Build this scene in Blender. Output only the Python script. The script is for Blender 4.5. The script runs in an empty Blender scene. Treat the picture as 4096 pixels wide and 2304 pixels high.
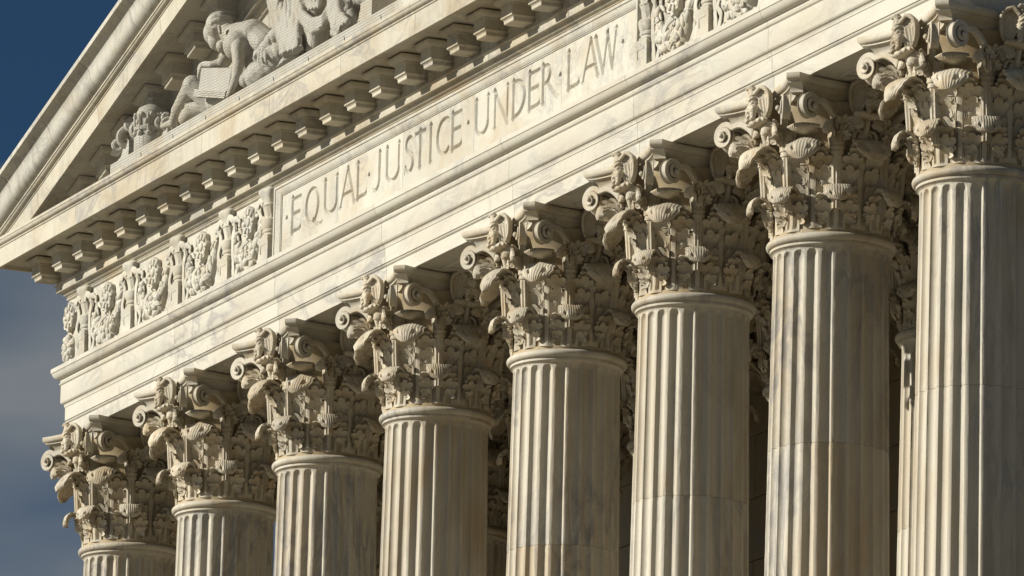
import bpy, bmesh, math, random
import numpy as np
from mathutils import Vector, Matrix, noise as mnoise
random.seed(7)
R = math.radians
scene = bpy.context.scene
COL = scene.collection
ZA = 23.03                    # height of the column neck rings above the plaza
# ------------------------------------------------------------------ camera
cam = bpy.data.cameras.new('camera'); co = bpy.data.objects.new('camera', cam); COL.objects.link(co)
YAW, PITCH, ROLL = R(-66.44695837), R(12.43474487), R(1.30094752)
fw = Vector((math.sin(YAW)*math.cos(PITCH), math.cos(YAW)*math.cos(PITCH), math.sin(PITCH)))
rt = Vector((math.cos(YAW), -math.sin(YAW), 0)); up = rt.cross(fw)
r2 = rt*math.cos(ROLL)+up*math.sin(ROLL); u2 = -rt*math.sin(ROLL)+up*math.cos(ROLL)
M = Matrix((r2, u2, -fw)).transposed().to_4x4()
M.translation = Vector((110.792, -41.492, -21.377+ZA)); co.matrix_world = M
cam.sensor_width = 36; cam.lens = 28873.09*36/4096; cam.clip_start = 1; cam.clip_end = 5000
scene.camera = co
scene.render.resolution_x, scene.render.resolution_y = 1024, 576
# ------------------------------------------------------------------ sky and sun
SUN_AZ, SUN_EL = R(18.8), R(25.8)          # left of the facade normal / above the horizon
w = bpy.data.worlds.new('World'); scene.world = w; w.use_nodes = True
nt = w.node_tree; nt.nodes.clear()
def N(t, k, **kw):
    n = t.nodes.new(k)
    for a, b in kw.items():
        if a.startswith('i_'): n.inputs[a[2:].replace('_', ' ')].default_value = b
        else: setattr(n, a, b)
    return n
sky = N(nt, 'ShaderNodeTexSky', sky_type='NISHITA', sun_disc=False, sun_elevation=SUN_EL, sun_rotation=math.pi+SUN_AZ)
sky.air_density = .55; sky.dust_density = .25; sky.ozone_density = 3.0
tc = N(nt, 'ShaderNodeTexCoord')
mp = N(nt, 'ShaderNodeMapping'); mp.inputs['Scale'].default_value = (7, 7, 22); mp.inputs['Location'].default_value = (.3, .2, .4)
nz = N(nt, 'ShaderNodeTexNoise', i_Scale=1.0, i_Detail=4.0, i_Roughness=.5)
cr = N(nt, 'ShaderNodeValToRGB'); cr.color_ramp.elements[0].position = .46; cr.color_ramp.elements[1].position = .64
mixc = N(nt, 'ShaderNodeMix', data_type='RGBA'); mixc.inputs[7].default_value = (3.3, 3.55, 3.7, 1)
pol = N(nt, 'ShaderNodeMix', data_type='RGBA', blend_type='MULTIPLY'); pol.inputs[0].default_value = 1; pol.inputs[7].default_value = (.33, .50, .54, 1)   # polarising filter: deep clear blue
cl = N(nt, 'ShaderNodeMath', operation='MULTIPLY'); cl.inputs[1].default_value = .85
bg = N(nt, 'ShaderNodeBackground'); bg.inputs['Strength'].default_value = .05
ow = N(nt, 'ShaderNodeOutputWorld')
L = nt.links.new
L(tc.outputs['Generated'], mp.inputs['Vector']); L(mp.outputs[0], nz.inputs['Vector']); L(nz.outputs['Fac'], cr.inputs['Fac'])
L(cr.outputs[0], cl.inputs[0]); L(cl.outputs[0], mixc.inputs[0]); L(sky.outputs[0], pol.inputs[6]); L(pol.outputs[2], mixc.inputs[6])
L(mixc.outputs[2], bg.inputs['Color']); L(bg.outputs[0], ow.inputs['Surface'])
sl = bpy.data.lights.new('sun', 'SUN'); so = bpy.data.objects.new('sun', sl); COL.objects.link(so)
sl.energy = 5.0; sl.angle = R(.53); sl.color = (1.0, .955, .855)
d = Vector((math.sin(SUN_AZ)*math.cos(SUN_EL), math.cos(SUN_AZ)*math.cos(SUN_EL), -math.sin(SUN_EL)))
so.rotation_euler = d.to_track_quat('-Z', 'Y').to_euler(); so.location = (-20, -60, 60)
vs = scene.view_settings; vs.view_transform = 'Standard'; vs.look = 'None'; vs.exposure = .36; vs.gamma = 1; vs.use_curve_mapping = False
scene.render.engine = 'CYCLES'
try: scene.cycles.max_bounces = 6; scene.cycles.diffuse_bounces = 3
except Exception: pass

# ------------------------------------------------------------------ materials
def marble(name, base=(.70, .65, .555), vein=(.30, .29, .285), stain=(.50, .35, .16), vs_=1.0, veinamt=.6, stainamt=.35,
           stretch=(1, 1, 1), streak=0.0, grime=(.20, .165, .115), bump=.25, rough=.62, tint=(.92, 1.05)):
    m = bpy.data.materials.new(name); m.use_nodes = True; t = m.node_tree; t.nodes.clear(); l = t.links.new
    out = N(t, 'ShaderNodeOutputMaterial'); b = N(t, 'ShaderNodeBsdfPrincipled'); l(b.outputs[0], out.inputs[0])
    base, vein, stain, grime = [(.75*q[0], .75*q[1]*gg, .75*q[2]*1.02) for q, gg in ((base, 1.022), (vein, 1.0), (stain, 1.0), (grime, 1.0))]
    b.inputs['Roughness'].default_value = rough; b.inputs['Specular IOR Level'].default_value = .25
    g = N(t, 'ShaderNodeNewGeometry'); oi = N(t, 'ShaderNodeObjectInfo')
    rv = N(t, 'ShaderNodeVectorMath', operation='SCALE'); rv.inputs[0].default_value = (13.1, 7.7, 5.3); l(oi.outputs['Random'], rv.inputs['Scale'])
    ad = N(t, 'ShaderNodeVectorMath', operation='ADD'); l(g.outputs['Position'], ad.inputs[0]); l(rv.outputs[0], ad.inputs[1])
    ma = N(t, 'ShaderNodeMapping'); ma.inputs['Scale'].default_value = stretch; ma.inputs['Rotation'].default_value = (.25, .5, .35)
    l(ad.outputs[0], ma.inputs['Vector'])
    def noise(sc, det, ro, dist, src=ma):
        n = N(t, 'ShaderNodeTexNoise', i_Scale=sc, i_Detail=det, i_Roughness=ro, i_Distortion=dist); l(src.outputs[0], n.inputs['Vector']); return n
    def ramp(src, pts):
        r = N(t, 'ShaderNodeValToRGB'); e = r.color_ramp.elements
        while len(e) < len(pts): e.new(.5)
        for k, (p, c) in enumerate(pts): e[k].position = p; e[k].color = (c, c, c, 1)
        l(src, r.inputs['Fac']); return r.outputs['Color']
    def mix(fac, a, c, mode='MIX'):
        n = N(t, 'ShaderNodeMix', data_type='RGBA', blend_type=mode); l(fac, n.inputs[0])
        for k, v in ((6, a), (7, c)):
            if isinstance(v, tuple): n.inputs[k].default_value = (*v, 1)
            else: l(v, n.inputs[k])
        return n.outputs[2]
    def mul(a, k):
        n = N(t, 'ShaderNodeMath', operation='MULTIPLY'); l(a, n.inputs[0])
        if isinstance(k, float): n.inputs[1].default_value = k
        else: l(k, n.inputs[1])
        return n.outputs[0]
    # thin veins: ridges of a warped noise, present in patches
    nv = noise(.9*vs_, 6, .62, 1.1); v1 = ramp(nv.outputs['Fac'], [(.455, 0), (.497, 1), (.503, 1), (.56, 0)])
    pv = noise(.45*vs_, 2, .5, .3); v2 = ramp(pv.outputs['Fac'], [(.44, 0), (.64, 1)])
    nv2 = noise(2.6*vs_, 5, .65, 1.6); v3 = ramp(nv2.outputs['Fac'], [(.46, 0), (.5, .6), (.55, 0)])
    cloud = noise(1.5*vs_, 5, .6, .6); c1 = ramp(cloud.outputs['Fac'], [(.42, 0), (.75, 1)])
    stn = noise(.7*vs_, 4, .65, .5); s1 = ramp(stn.outputs['Fac'], [(.45, 0), (.72, 1)])
    col = mix(mul(c1, .30), base, tuple(.5*x+.5*y for x, y in zip(base, vein)))
    col = mix(mul(s1, stainamt), col, stain)
    col = mix(mul(mul(v1, v2), veinamt), col, vein)
    col = mix(mul(mul(v3, v2), veinamt*.6), col, vein)
    # per-block tint
    rr = N(t, 'ShaderNodeMapRange'); rr.inputs[3].default_value = tint[0]; rr.inputs[4].default_value = tint[1]; l(oi.outputs['Random'], rr.inputs[0])
    cmb = N(t, 'ShaderNodeCombineXYZ'); l(rr.outputs[0], cmb.inputs[0]); l(rr.outputs[0], cmb.inputs[1]); l(rr.outputs[0], cmb.inputs[2])
    one = N(t, 'ShaderNodeValue'); one.outputs[0].default_value = 1.0
    col = mix(one.outputs[0], col, cmb.outputs[0], 'MULTIPLY')
    if streak > 0:           # water runs down the stone in narrow streaks
        mb = N(t, 'ShaderNodeMapping'); mb.inputs['Scale'].default_value = (5.5, 5.5, .35); l(ad.outputs[0], mb.inputs['Vector'])
        sn = noise(1.0, 5, .65, .5, mb); sk = ramp(sn.outputs['Fac'], [(.48, 0), (.72, 1)])
        sp = noise(.5, 3, .5, 0, ad); sk2 = ramp(sp.outputs['Fac'], [(.35, .25), (.65, 1)])
        col = mix(mul(mul(sk, sk2), streak), col, grime)
    fine = noise(38, 4, .7, 0, ad); f1 = ramp(fine.outputs['Fac'], [(.3, .90), (.7, 1.04)])
    col = mix(one.outputs[0], col, f1, 'MULTIPLY')
    l(col, b.inputs['Base Color'])
    if bump > 0:
        bn = noise(16, 5, .65, 0, ad); bp = N(t, 'ShaderNodeBump'); bp.inputs['Strength'].default_value = bump; bp.inputs['Distance'].default_value = .012
        l(bn.outputs['Fac'], bp.inputs['Height']); l(bp.outputs[0], b.inputs['Normal'])
    return m
MAT = {
 'block': marble('marble_blocks', veinamt=.55, stainamt=.22, stretch=(.6, 1, 1.5)),
 'corn': marble('marble_cornice', base=(.68, .615, .495), stain=(.44, .31, .14), veinamt=.6, stainamt=.6, streak=.35, stretch=(.8, 1, 1.2)),
 'sima': marble('marble_gutter', base=(.65, .61, .53), vein=(.27, .265, .25), veinamt=.4, stainamt=.3, streak=.55, stretch=(1, 1, 1.2), vs_=1.5),
 'shaft': marble('marble_shaft', base=(.71, .64, .525), stain=(.50, .345, .155), veinamt=.65, stainamt=.6, streak=.55, stretch=(1.3, 1.3, .45)),
 'cap': marble('marble_capital', base=(.67, .60, .485), veinamt=.35, stainamt=.65, vs_=2.6, tint=(.86, 1.10), bump=.4),
 'leaf': marble('marble_leaf', base=(.66, .58, .455), vein=(.34, .28, .21), veinamt=.45, stainamt=.7, vs_=4.5, tint=(.82, 1.14), bump=.5),
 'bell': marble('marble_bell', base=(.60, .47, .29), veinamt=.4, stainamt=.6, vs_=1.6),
 'frieze': marble('marble_frieze', base=(.70, .655, .56), veinamt=.45, stainamt=.42, vs_=1.6, bump=.3),
 'statue': marble('marble_statue', base=(.66, .62, .54), veinamt=.15, stainamt=.4, vs_=1.4, streak=.18, bump=.3),
 'dark': marble('marble_inner_shade', base=(.36, .29, .19), veinamt=.5, stainamt=.5),  # same marble as outside, with the portico's shade put into its colour
 'paving': marble('plaza_paving', base=(.31, .265, .19), veinamt=.2, stainamt=.2, bump=.1),
}
mt = bpy.data.materials.new('dark_metal'); mt.use_nodes = True; _b = mt.node_tree.nodes['Principled BSDF']
_b.inputs['Base Color'].default_value = (.03, .03, .035, 1); _b.inputs['Metallic'].default_value = .6; _b.inputs['Roughness'].default_value = .5
MAT['metal'] = mt

# ------------------------------------------------------------------ helpers
def make_mesh(name, V, F, mat, angle=35, smooth=True):
    me = bpy.data.meshes.new(name); me.from_pydata([tuple(v) for v in V], [], [tuple(f) for f in F]); me.update()
    bm = bmesh.new(); bm.from_mesh(me); bmesh.ops.recalc_face_normals(bm, faces=bm.faces[:]); bm.to_mesh(me); bm.free()
    if smooth:
        me.polygons.foreach_set('use_smooth', [True]*len(me.polygons)); me.set_sharp_from_angle(angle=R(angle))
    me.materials.append(MAT[mat] if isinstance(mat, str) else mat); return me
def link(name, data, parent=None, loc=(0, 0, 0), rz=0.0):
    o = bpy.data.objects.new(name, data); COL.objects.link(o); o.parent = parent; o.location = loc; o.rotation_euler = (0, 0, rz); return o
def obj(name, V, F, mat, parent=None, angle=35, smooth=True, loc=(0, 0, 0)):
    return link(name, make_mesh(name, V, F, mat, angle, smooth), parent, loc)
def tag(o, label=None, cat=None, group=None, kind=None):
    for k, v in (('label', label), ('category', cat), ('group', group), ('kind', kind)):
        if v: o[k] = v
    return o
def thing(name, label, cat, loc=(0, 0, 0), group=None):
    return tag(link(name, None, None, loc), label, cat, group)
class MB:
    def __init__(s): s.V = []; s.F = []
    def add(s, V, F):
        k = len(s.V); s.V += [tuple(v) for v in V]; s.F += [tuple(i+k for i in f) for f in F]; return s
    def box(s, x0, x1, y0, y1, z0, z1):
        return s.add([(x, y, z) for x in (x0, x1) for y in (y0, y1) for z in (z0, z1)],
                     [(0, 1, 3, 2), (4, 6, 7, 5), (0, 4, 5, 1), (2, 3, 7, 6), (0, 2, 6, 4), (1, 5, 7, 3)])
    def sweep(s, prof, stations, caps=True):
        n = len(prof); V = [st(*p) for st in stations for p in prof]; F = []
        for a in range(len(stations)-1):
            for k in range(n):
                F.append((a*n+k, a*n+(k+1) % n, (a+1)*n+(k+1) % n, (a+1)*n+k))
        if caps: F += [tuple(range(n)), tuple(range((len(stations)-1)*n, len(stations)*n))]
        return s.add(V, F)
    def loops(s, rings, cap0=True, cap1=True, closed=True):
        n = len(rings[0]); V = [p for r_ in rings for p in r_]; F = []
        for a in range(len(rings)-1):
            for k in range(n if closed else n-1):
                F.append((a*n+k, a*n+(k+1) % n, (a+1)*n+(k+1) % n, (a+1)*n+k))
        if cap0: F.append(tuple(range(n)))
        if cap1: F.append(tuple(range((len(rings)-1)*n, len(rings)*n)))
        return s.add(V, F)
    def lathe(s, prof, seg=32, c=(0, 0, 0), sx=1, sy=1):
        return s.loops([[(c[0]+r_*sx*math.cos(2*math.pi*k/seg), c[1]+r_*sy*math.sin(2*math.pi*k/seg), c[2]+z) for k in range(seg)] for r_, z in prof])
    def ell(s, c, r_, seg=12, rings=8, m=None):
        V = []; F = []
        for a in range(rings+1):
            ph = math.pi*a/rings
            for k in range(seg):
                th = 2*math.pi*k/seg; v = Vector((r_[0]*math.sin(ph)*math.cos(th), r_[1]*math.sin(ph)*math.sin(th), r_[2]*math.cos(ph)))
                if m is not None: v = m @ v
                V.append((c[0]+v.x, c[1]+v.y, c[2]+v.z))
        for a in range(rings):
            for k in range(seg): F.append((a*seg+k, a*seg+(k+1) % seg, (a+1)*seg+(k+1) % seg, (a+1)*seg+k))
        return s.add(V, F)
    def tube(s, pts, rad, seg=10, cap=True):
        pts = [Vector(p) for p in pts]; rings = []; prev = None
        for i, p in enumerate(pts):
            t = (pts[min(i+1, len(pts)-1)]-pts[max(i-1, 0)]).normalized()
            if prev is None: a = t.orthogonal().normalized()
            else: a = (prev-t*prev.dot(t)).normalized()
            prev = a; b = t.cross(a); r_ = rad[i] if hasattr(rad, '__len__') else rad
            rings.append([tuple(p+(a*math.cos(2*math.pi*k/seg)+b*math.sin(2*math.pi*k/seg))*r_) for k in range(seg)])
        return s.loops(rings, cap, cap)
    def caps(s, a, b, ra, rb, seg=14):          # tapered capsule
        a, b = Vector(a), Vector(b); t = (b-a).normalized(); o = t.orthogonal().normalized(); q = t.cross(o); rings = []
        for k in range(6):
            an = -math.pi/2+math.pi/2*k/5; rings.append((a+t*ra*math.sin(an), max(ra*math.cos(an), 1e-4)))
        for k in range(6):
            an = math.pi/2*k/5; rings.append((b+t*rb*math.sin(an), max(rb*math.cos(an), 1e-4)))
        return s.loops([[tuple(c+(o*math.cos(2*math.pi*j/seg)+q*math.sin(2*math.pi*j/seg))*r_) for j in range(seg)] for c, r_ in rings])
    def mesh(s, name, mat, angle=35, smooth=True): return make_mesh(name, s.V, s.F, mat, angle, smooth)
    def obj(s, name, mat, parent=None, angle=35, smooth=True, loc=(0, 0, 0)): return link(name, s.mesh(name, mat, angle, smooth), parent, loc)
def remeshed(name, mb, mat, voxel, smooth_it=4, disp=None):
    me = make_mesh(name+'_raw', mb.V, mb.F, mat); o = link(name+'_raw', me)
    md = o.modifiers.new('r', 'REMESH'); md.mode = 'VOXEL'; md.voxel_size = voxel
    ms = o.modifiers.new('s', 'SMOOTH'); ms.iterations = smooth_it; ms.factor = .5
    dg = bpy.context.evaluated_depsgraph_get(); nm = bpy.data.meshes.new_from_object(o.evaluated_get(dg)); nm.name = name
    bpy.data.objects.remove(o); bpy.data.meshes.remove(me)
    if disp:
        nn = [v.normal.copy() for v in nm.vertices]
        for v, n_ in zip(nm.vertices, nn): v.co += n_*disp(v.co, n_)
    nm.polygons.foreach_set('use_smooth', [True]*len(nm.polygons))
    nm.materials.clear(); nm.materials.append(MAT[mat]); return nm
def catmull(P, n):
    P = [np.array(p, float) for p in P]; Q = [2*P[0]-P[1]]+P+[2*P[-1]-P[-2]]; out = []
    for i in range(n):
        t = i/(n-1)*(len(P)-1); k = min(int(t), len(P)-2); f = t-k; a, b, c, d_ = Q[k:k+4]
        out.append(.5*((2*b)+(-a+c)*f+(2*a-5*b+4*c-d_)*f*f+(-a+3*b-3*c+d_)*f**3))
    return np.array(out)
def sstep(a, b, x): t = np.clip((x-a)/(b-a), 0, 1); return t*t*(3-2*t)
def arc(h0, z0, h1, z1, conc, n=6):      # quarter curve between two profile points
    o = []
    for k in range(1, n):
        t = math.pi/2*k/n
        o.append((h0+(h1-h0)*(1-math.cos(t)), z0+(z1-z0)*math.sin(t)) if conc else (h0+(h1-h0)*math.sin(t), z0+(z1-z0)*(1-math.cos(t))))
    return o
def bead(h, z0, z1, b, n=6): return [(h+b*math.sin(math.pi*k/n), z0+(z1-z0)*k/n) for k in range(n+1)]
S = 4.3; S4 = 4.7526
CX = [0, S, 2*S, 3*S, 3*S+S4, 4*S+S4, 5*S+S4, 6*S+S4]; LEN = CX[-1]; MID = LEN/2
BACKY = 4.1; FLOOR = ZA-16.0
def front(x): return lambda h, z: (x, -h, z+ZA)
def cornerL(h, z): return (-h, -h, z+ZA)
def cornerR(h, z): return (LEN+h, -h, z+ZA)
def sideL(y): return lambda h, z: (-h, y, z+ZA)
def sideR(y): return lambda h, z: (LEN+h, y, z+ZA)

# ================================================================== setting
g = MB(); g.box(-700, 900, -700, 900, -.4, 0); tag(g.obj('ground', 'paving', smooth=False), kind='structure')
steps = MB()
for k in range(12):
    zt = FLOOR*(k+1)/12; steps.box(-4-.5*(12-k), LEN+4+.5*(12-k), -4-.55*(12-k), 30, FLOOR*k/12 if k else .004, zt)
tag(steps.obj('portico_steps', 'paving', smooth=False), kind='structure')

# inner wall and ceiling of the portico
wl = thing('portico_wall', 'shaded marble wall of coursed blocks behind the columns', 'wall', (MID, 8.6, FLOOR))
bw, bh = 2.2, 1.05
zz = FLOOR; row = 0; bmesh_cache = {}
while zz < ZA+2.0:
    x = -.6-(bw/2 if row % 2 else 0)
    while x < LEN+.6:
        x0, x1 = max(x, -.6), min(x+bw, LEN+.6)
        if x1-x0 > .05:
            key = round(x1-x0, 3)
            if key not in bmesh_cache:
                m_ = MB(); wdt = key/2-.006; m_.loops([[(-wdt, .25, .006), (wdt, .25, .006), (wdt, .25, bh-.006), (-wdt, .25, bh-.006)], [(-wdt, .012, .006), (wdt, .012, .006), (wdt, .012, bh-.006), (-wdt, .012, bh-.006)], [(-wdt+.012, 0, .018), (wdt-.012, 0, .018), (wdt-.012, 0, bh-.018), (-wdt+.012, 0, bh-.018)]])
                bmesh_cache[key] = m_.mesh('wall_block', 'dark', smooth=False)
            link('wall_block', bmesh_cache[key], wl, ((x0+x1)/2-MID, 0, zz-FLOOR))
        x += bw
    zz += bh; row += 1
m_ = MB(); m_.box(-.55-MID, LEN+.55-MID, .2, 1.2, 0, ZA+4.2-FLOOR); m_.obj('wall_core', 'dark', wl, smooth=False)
ce = thing('portico_ceiling', 'shaded coffered marble ceiling over the portico', 'ceiling', (MID, 4, ZA+3.4))
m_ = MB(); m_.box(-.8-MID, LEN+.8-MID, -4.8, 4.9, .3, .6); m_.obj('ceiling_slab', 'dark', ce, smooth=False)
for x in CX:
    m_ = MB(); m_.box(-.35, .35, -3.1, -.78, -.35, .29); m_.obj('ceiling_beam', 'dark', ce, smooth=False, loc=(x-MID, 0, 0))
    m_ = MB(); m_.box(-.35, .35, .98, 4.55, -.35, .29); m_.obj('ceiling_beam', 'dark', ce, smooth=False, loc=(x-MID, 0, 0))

# ================================================================== columns
def shaft_radius(z): return .770+.0128*(-z) if z > -9 else .885+.006*(-z-9)
def drum_mesh(name, z0, z1, top, seed, step):
    """fluted drum between z0 < z1 (neck ring at z = 0); 24 flutes with slightly worn edges"""
    per = 14; n = 24*per; fh = 5.75
    a_off = np.array([(k/per-.5)*15.0 for k in range(per)])
    # cluster samples near the flute edges
    a_off = np.sign(a_off)*np.interp(np.abs(a_off), [0, 2, 4, 5.4, 5.8, 7.5], [0, 2.6, 4.8, 5.7, 6.05, 7.5])
    zs = list(np.arange(z0, z1-(.30 if top else 0), step))
    if top: zs += list(np.linspace(z1-.30, z1-.055, 16))+[z1-.05, z1-.03, z1-.012, z1]
    else: zs += [z1]
    ch = .003; rows = []
    for i, z in enumerate(zs):
        r0 = shaft_radius(z); zt = z1-.055
        if top and z > z1-.05: r0 += .05*((z-(z1-.05))/.05)**2
        ring = []
        for f in range(24):
            for k in range(per):
                ao = a_off[k]; fz = fh+.06*mnoise.noise((f*3.1+seed+(7 if ao > 0 else 0), z*2.3, 0.3))+.05*mnoise.noise((f*5.7+seed+(3 if ao > 0 else 0), z*9, 1.3))
                m = abs(ao)/fz; rf = .079
                if top and z > zt-rf: m = math.hypot(m, (z-(zt-rf))/rf)
                dep = .156*(math.sqrt(.5272**2-(.5*m)**2)-.1672) if m < 1 else 0.0      # segmental flute, a third as deep as wide
                rr = r0-dep
                if dep == 0: rr += .0025*mnoise.noise((f*2.2+k*.3, z*6, seed))
                if (i == 0 or (i == len(zs)-1 and not top)): rr -= ch
                an = R(f*15+ao); ring.append((rr*math.cos(an), rr*math.sin(an), z))
        rows.append(ring)
    m_ = MB(); m_.loops(rows); return m_.mesh(name, 'shaft', 22)
DR_UP = drum_mesh('upper_drum', -2.785, -.10, True, 1.7, .05)
DR_MID = drum_mesh('middle_drum', -9.0, -2.789, False, 4.2, .12)
DR_LOW = drum_mesh('lower_drum', -15.2, -9.006, False, 9.2, .9)
m_ = MB(); m_.lathe([(1.0, -15.2), (1.12, -15.25), (1.15, -15.35), (1.1, -15.42), (1.08, -15.5), (1.22, -15.58), (1.27, -15.68), (1.22, -15.78)], 48)
m_.box(-1.27, 1.27, -1.27, 1.27, -16.0, -15.78); BASE = m_.mesh('base', 'shaft')
rp = [(.70, -.105), (.815, -.105)]+[(.822, -.10), (.822, -.066), (.80, -.063)]
for k in range(13):
    t = -math.pi/2+math.pi*k/12; rp.append((.812+.062*math.cos(t), -.005+.058*math.sin(t)))
rp += [(.79, .055), (.70, .055)]
m_ = MB(); m_.lathe(rp, 96); RING = m_.mesh('neck_ring', 'shaft', 40)

# ---- capital pieces (local frame: x = outward, y = sideways, z up from the neck ring)
def piece(mb, fn, NU, NV, thick):
    """closed sheet: fn(u, v) -> (lat, len, lift) arrays mapped through the leaf surface of mb.surf, with a back layer"""
    u, v = np.meshgrid(np.linspace(-1, 1, NU), np.linspace(0, 1, NV), indexing='xy'); lat, ln, d = fn(u, v)
    A = mb.surf(lat, ln, d).reshape(-1, 3); B = mb.surf(lat, ln, d-thick).reshape(-1, 3); K = NU*NV; I = lambda p, q: p*NU+q; F = []
    for p in range(NV-1):
        for q in range(NU-1): F.append((I(p, q), I(p, q+1), I(p+1, q+1), I(p+1, q))); F.append((K+I(p, q), K+I(p+1, q), K+I(p+1, q+1), K+I(p, q+1)))
        F.append((I(p, 0), I(p+1, 0), K+I(p+1, 0), K+I(p, 0))); F.append((I(p, NU-1), K+I(p, NU-1), K+I(p+1, NU-1), I(p+1, NU-1)))
    for q in range(NU-1): F.append((I(NV-1, q), I(NV-1, q+1), K+I(NV-1, q+1), K+I(NV-1, q))); F.append((I(0, q), K+I(0, q), K+I(0, q+1), I(0, q+1)))
    mb.add(A, F)
    mb.V += [tuple(x) for x in B]
def leaflet(mb, lat0, l0, sgn, phi, Rl, fingers=5, lift=.035, cup=.075, spread=74, thick=.026):
    def fn(u, v):
        th = np.radians(phi-10)+np.radians(spread)*u; sc = np.abs(np.sin(np.pi*fingers*(u+1)/2))**.7
        rad = 1.22*Rl*(.46+.54*np.cos(np.radians(spread)*u)**1.4)*(.76+.24*sc)*v
        d = lift+cup*v**2.2-.022*(1-sc)*v**.6*(v < .97)-.014*np.exp(-((v-.38)/.2)**2)+.010*np.cos(np.radians(spread)*u*1.1)*v
        return lat0+sgn*rad*np.sin(th), l0+rad*np.cos(th), d
    piece(mb, fn, fingers*6+1, 9, thick)
def strip(mb, l0, l1, w0, w1, lift=.05, ribs=(.30, .52, .74), thick=.04):
    def fn(u, v):
        W = w0+(w1-w0)*v; q = np.abs(u); d = lift+.016*(1-q**2)
        for r_ in ribs: d = d-.036*np.exp(-((q-r_)/.07)**2)
        return u*W, l0+(l1-l0)*v, d
    piece(mb, fn, 41, 26, thick)
def shell_tip(mb, l0, l1, w0, w1, flutes=11, lift=.03, thick=.03, side=.045, eyes=True):
    def fn(u, v):
        W = (w0+(w1-w0)*sstep(0, .35, v))*np.sqrt(np.clip(1-np.clip((v-.62)/.40, 0, 1)**2.3, .02, 1))
        rim = 1+.05*np.cos(v*40)*(v > .1)
        d = lift-.013*w1*np.cos(np.pi*u*flutes)*sstep(.0, .25, v)-side*(np.abs(u)**2.4)*sstep(.25, .8, v)+.02*np.sin(np.pi*np.clip(v*1.1, 0, 1))
        if eyes:
            for eu in (-.5, .5): d = d-.045*np.exp(-((u-eu)/.10)**2-((v-.80)/.045)**2)
        return u*W*rim, l0+(l1-l0)*v, d
    piece(mb, fn, 67, 40, thick)
def spine_surf(spine, n=160):
    P = catmull(spine, n); T = np.gradient(P, axis=0); T /= np.linalg.norm(T, axis=1)[:, None]; Nn = np.stack([T[:, 1], -T[:, 0]], 1)
    cum = np.concatenate([[0], np.cumsum(np.linalg.norm(np.diff(P, axis=0), axis=1))])
    def surf(lat, l, d):
        r_ = np.interp(l, cum, P[:, 0]); z = np.interp(l, cum, P[:, 1]); nr = np.interp(l, cum, Nn[:, 0]); nz_ = np.interp(l, cum, Nn[:, 1])
        # past the crown of the curl the relief is carried by the back of the leaf
        rr = r_+nr*d; zz = z+nz_*d; an = lat/np.clip(r_, .80, 1.02); return np.stack([rr*np.cos(an), rr*np.sin(an), zz], -1)
    return surf, cum[-1]
def acanthus(name, spine, lc, leaflets, wtip, wb, seed):
    mb = MB(); mb.surf, L_ = spine_surf(spine)
    lt = L_*(lc+.04)
    def sheet(u, v):                       # the body of the leaf, ribs running up and fanning into the curl
        q = np.abs(u); W = wb[0]+(wb[1]-wb[0])*sstep(.15, 1, v); d = .020+.012*np.cos(q*np.pi*1.0)
        for r_ in (.30, .46, .62): d = d-.024*np.exp(-((q-r_)/.038)**2)*sstep(.03, .1, v)
        return u*W, lt*v, d
    piece(mb, sheet, 61, 40, .03)
    for (l0, lat, phi, Rl, fg) in leaflets:
        for sg in (1, -1): leaflet(mb, sg*lat, l0, sg, phi, Rl, fg, .024, .044)
    sf = mb.surf
    mb.surf = lambda lat, l, d: sf(lat, l, -d+.03)      # the curled end shows the back of the leaf
    shell_tip(mb, L_*(lc-.10), L_, wb[1]*.8, wtip)
    out = []
    for k in range(3):                     # three weathered states of the same carving
        V0 = mb.V; q = MB(); q.F = mb.F; top = max(v[0] for v in V0)
        q.V = []
        for v in V0:
            p = Vector(v); n_ = mnoise.noise_vector(p*7+Vector((seed*9+k*31, 0, 0)))*.009+mnoise.noise_vector(p*2.3+Vector((0, seed*5+k*17, 0)))*.016
            w_ = max(0, min(1, (p.x-.95)/.2)); chip = max(0, mnoise.noise(p*3.1+Vector((k*50+seed, 7, 3)))-.18)*w_*.16
            q.V.append((p.x+n_.x-chip, p.y+n_.y, p.z+n_.z+chip*.5))
        out.append(q.mesh(name, 'leaf', 50))
    return out
LEAF_LOW = acanthus('lower_leaf', [(.785, .09), (.788, .2), (.80, .36), (.84, .51), (.92, .61), (1.01, .64), (1.09, .595), (1.135, .51), (1.135, .42)], .58,
    [(.115, .115, 64, .125, 3), (.20, .105, 46, .185, 4), (.35, .10, 34, .195, 4)], .175, (.125, .17), 1)
LEAF_UP = acanthus('upper_leaf', [(.785, .10), (.792, .45), (.81, .75), (.85, .98), (.94, 1.15), (1.07, 1.24), (1.20, 1.22), (1.30, 1.14), (1.35, 1.04), (1.345, .945)], .62,
    [(.42, .105, 52, .19, 4), (.62, .105, 46, .215, 4), (.82, .105, 38, .215, 4), (1.0, .10, 28, .17, 4)], .205, (.125, .19), 2)
m_ = MB(); m_.lathe([(.70, .05), (.792, .05), (.792, .11), (.772, .115), (.772, .45), (.785, .8), (.80, 1.15), (.84, 1.5), (.90, 1.70), (.94, 1.76), (.94, 1.80), (.5, 1.80)], 72); BELL = m_.mesh('bell', 'bell')
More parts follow.
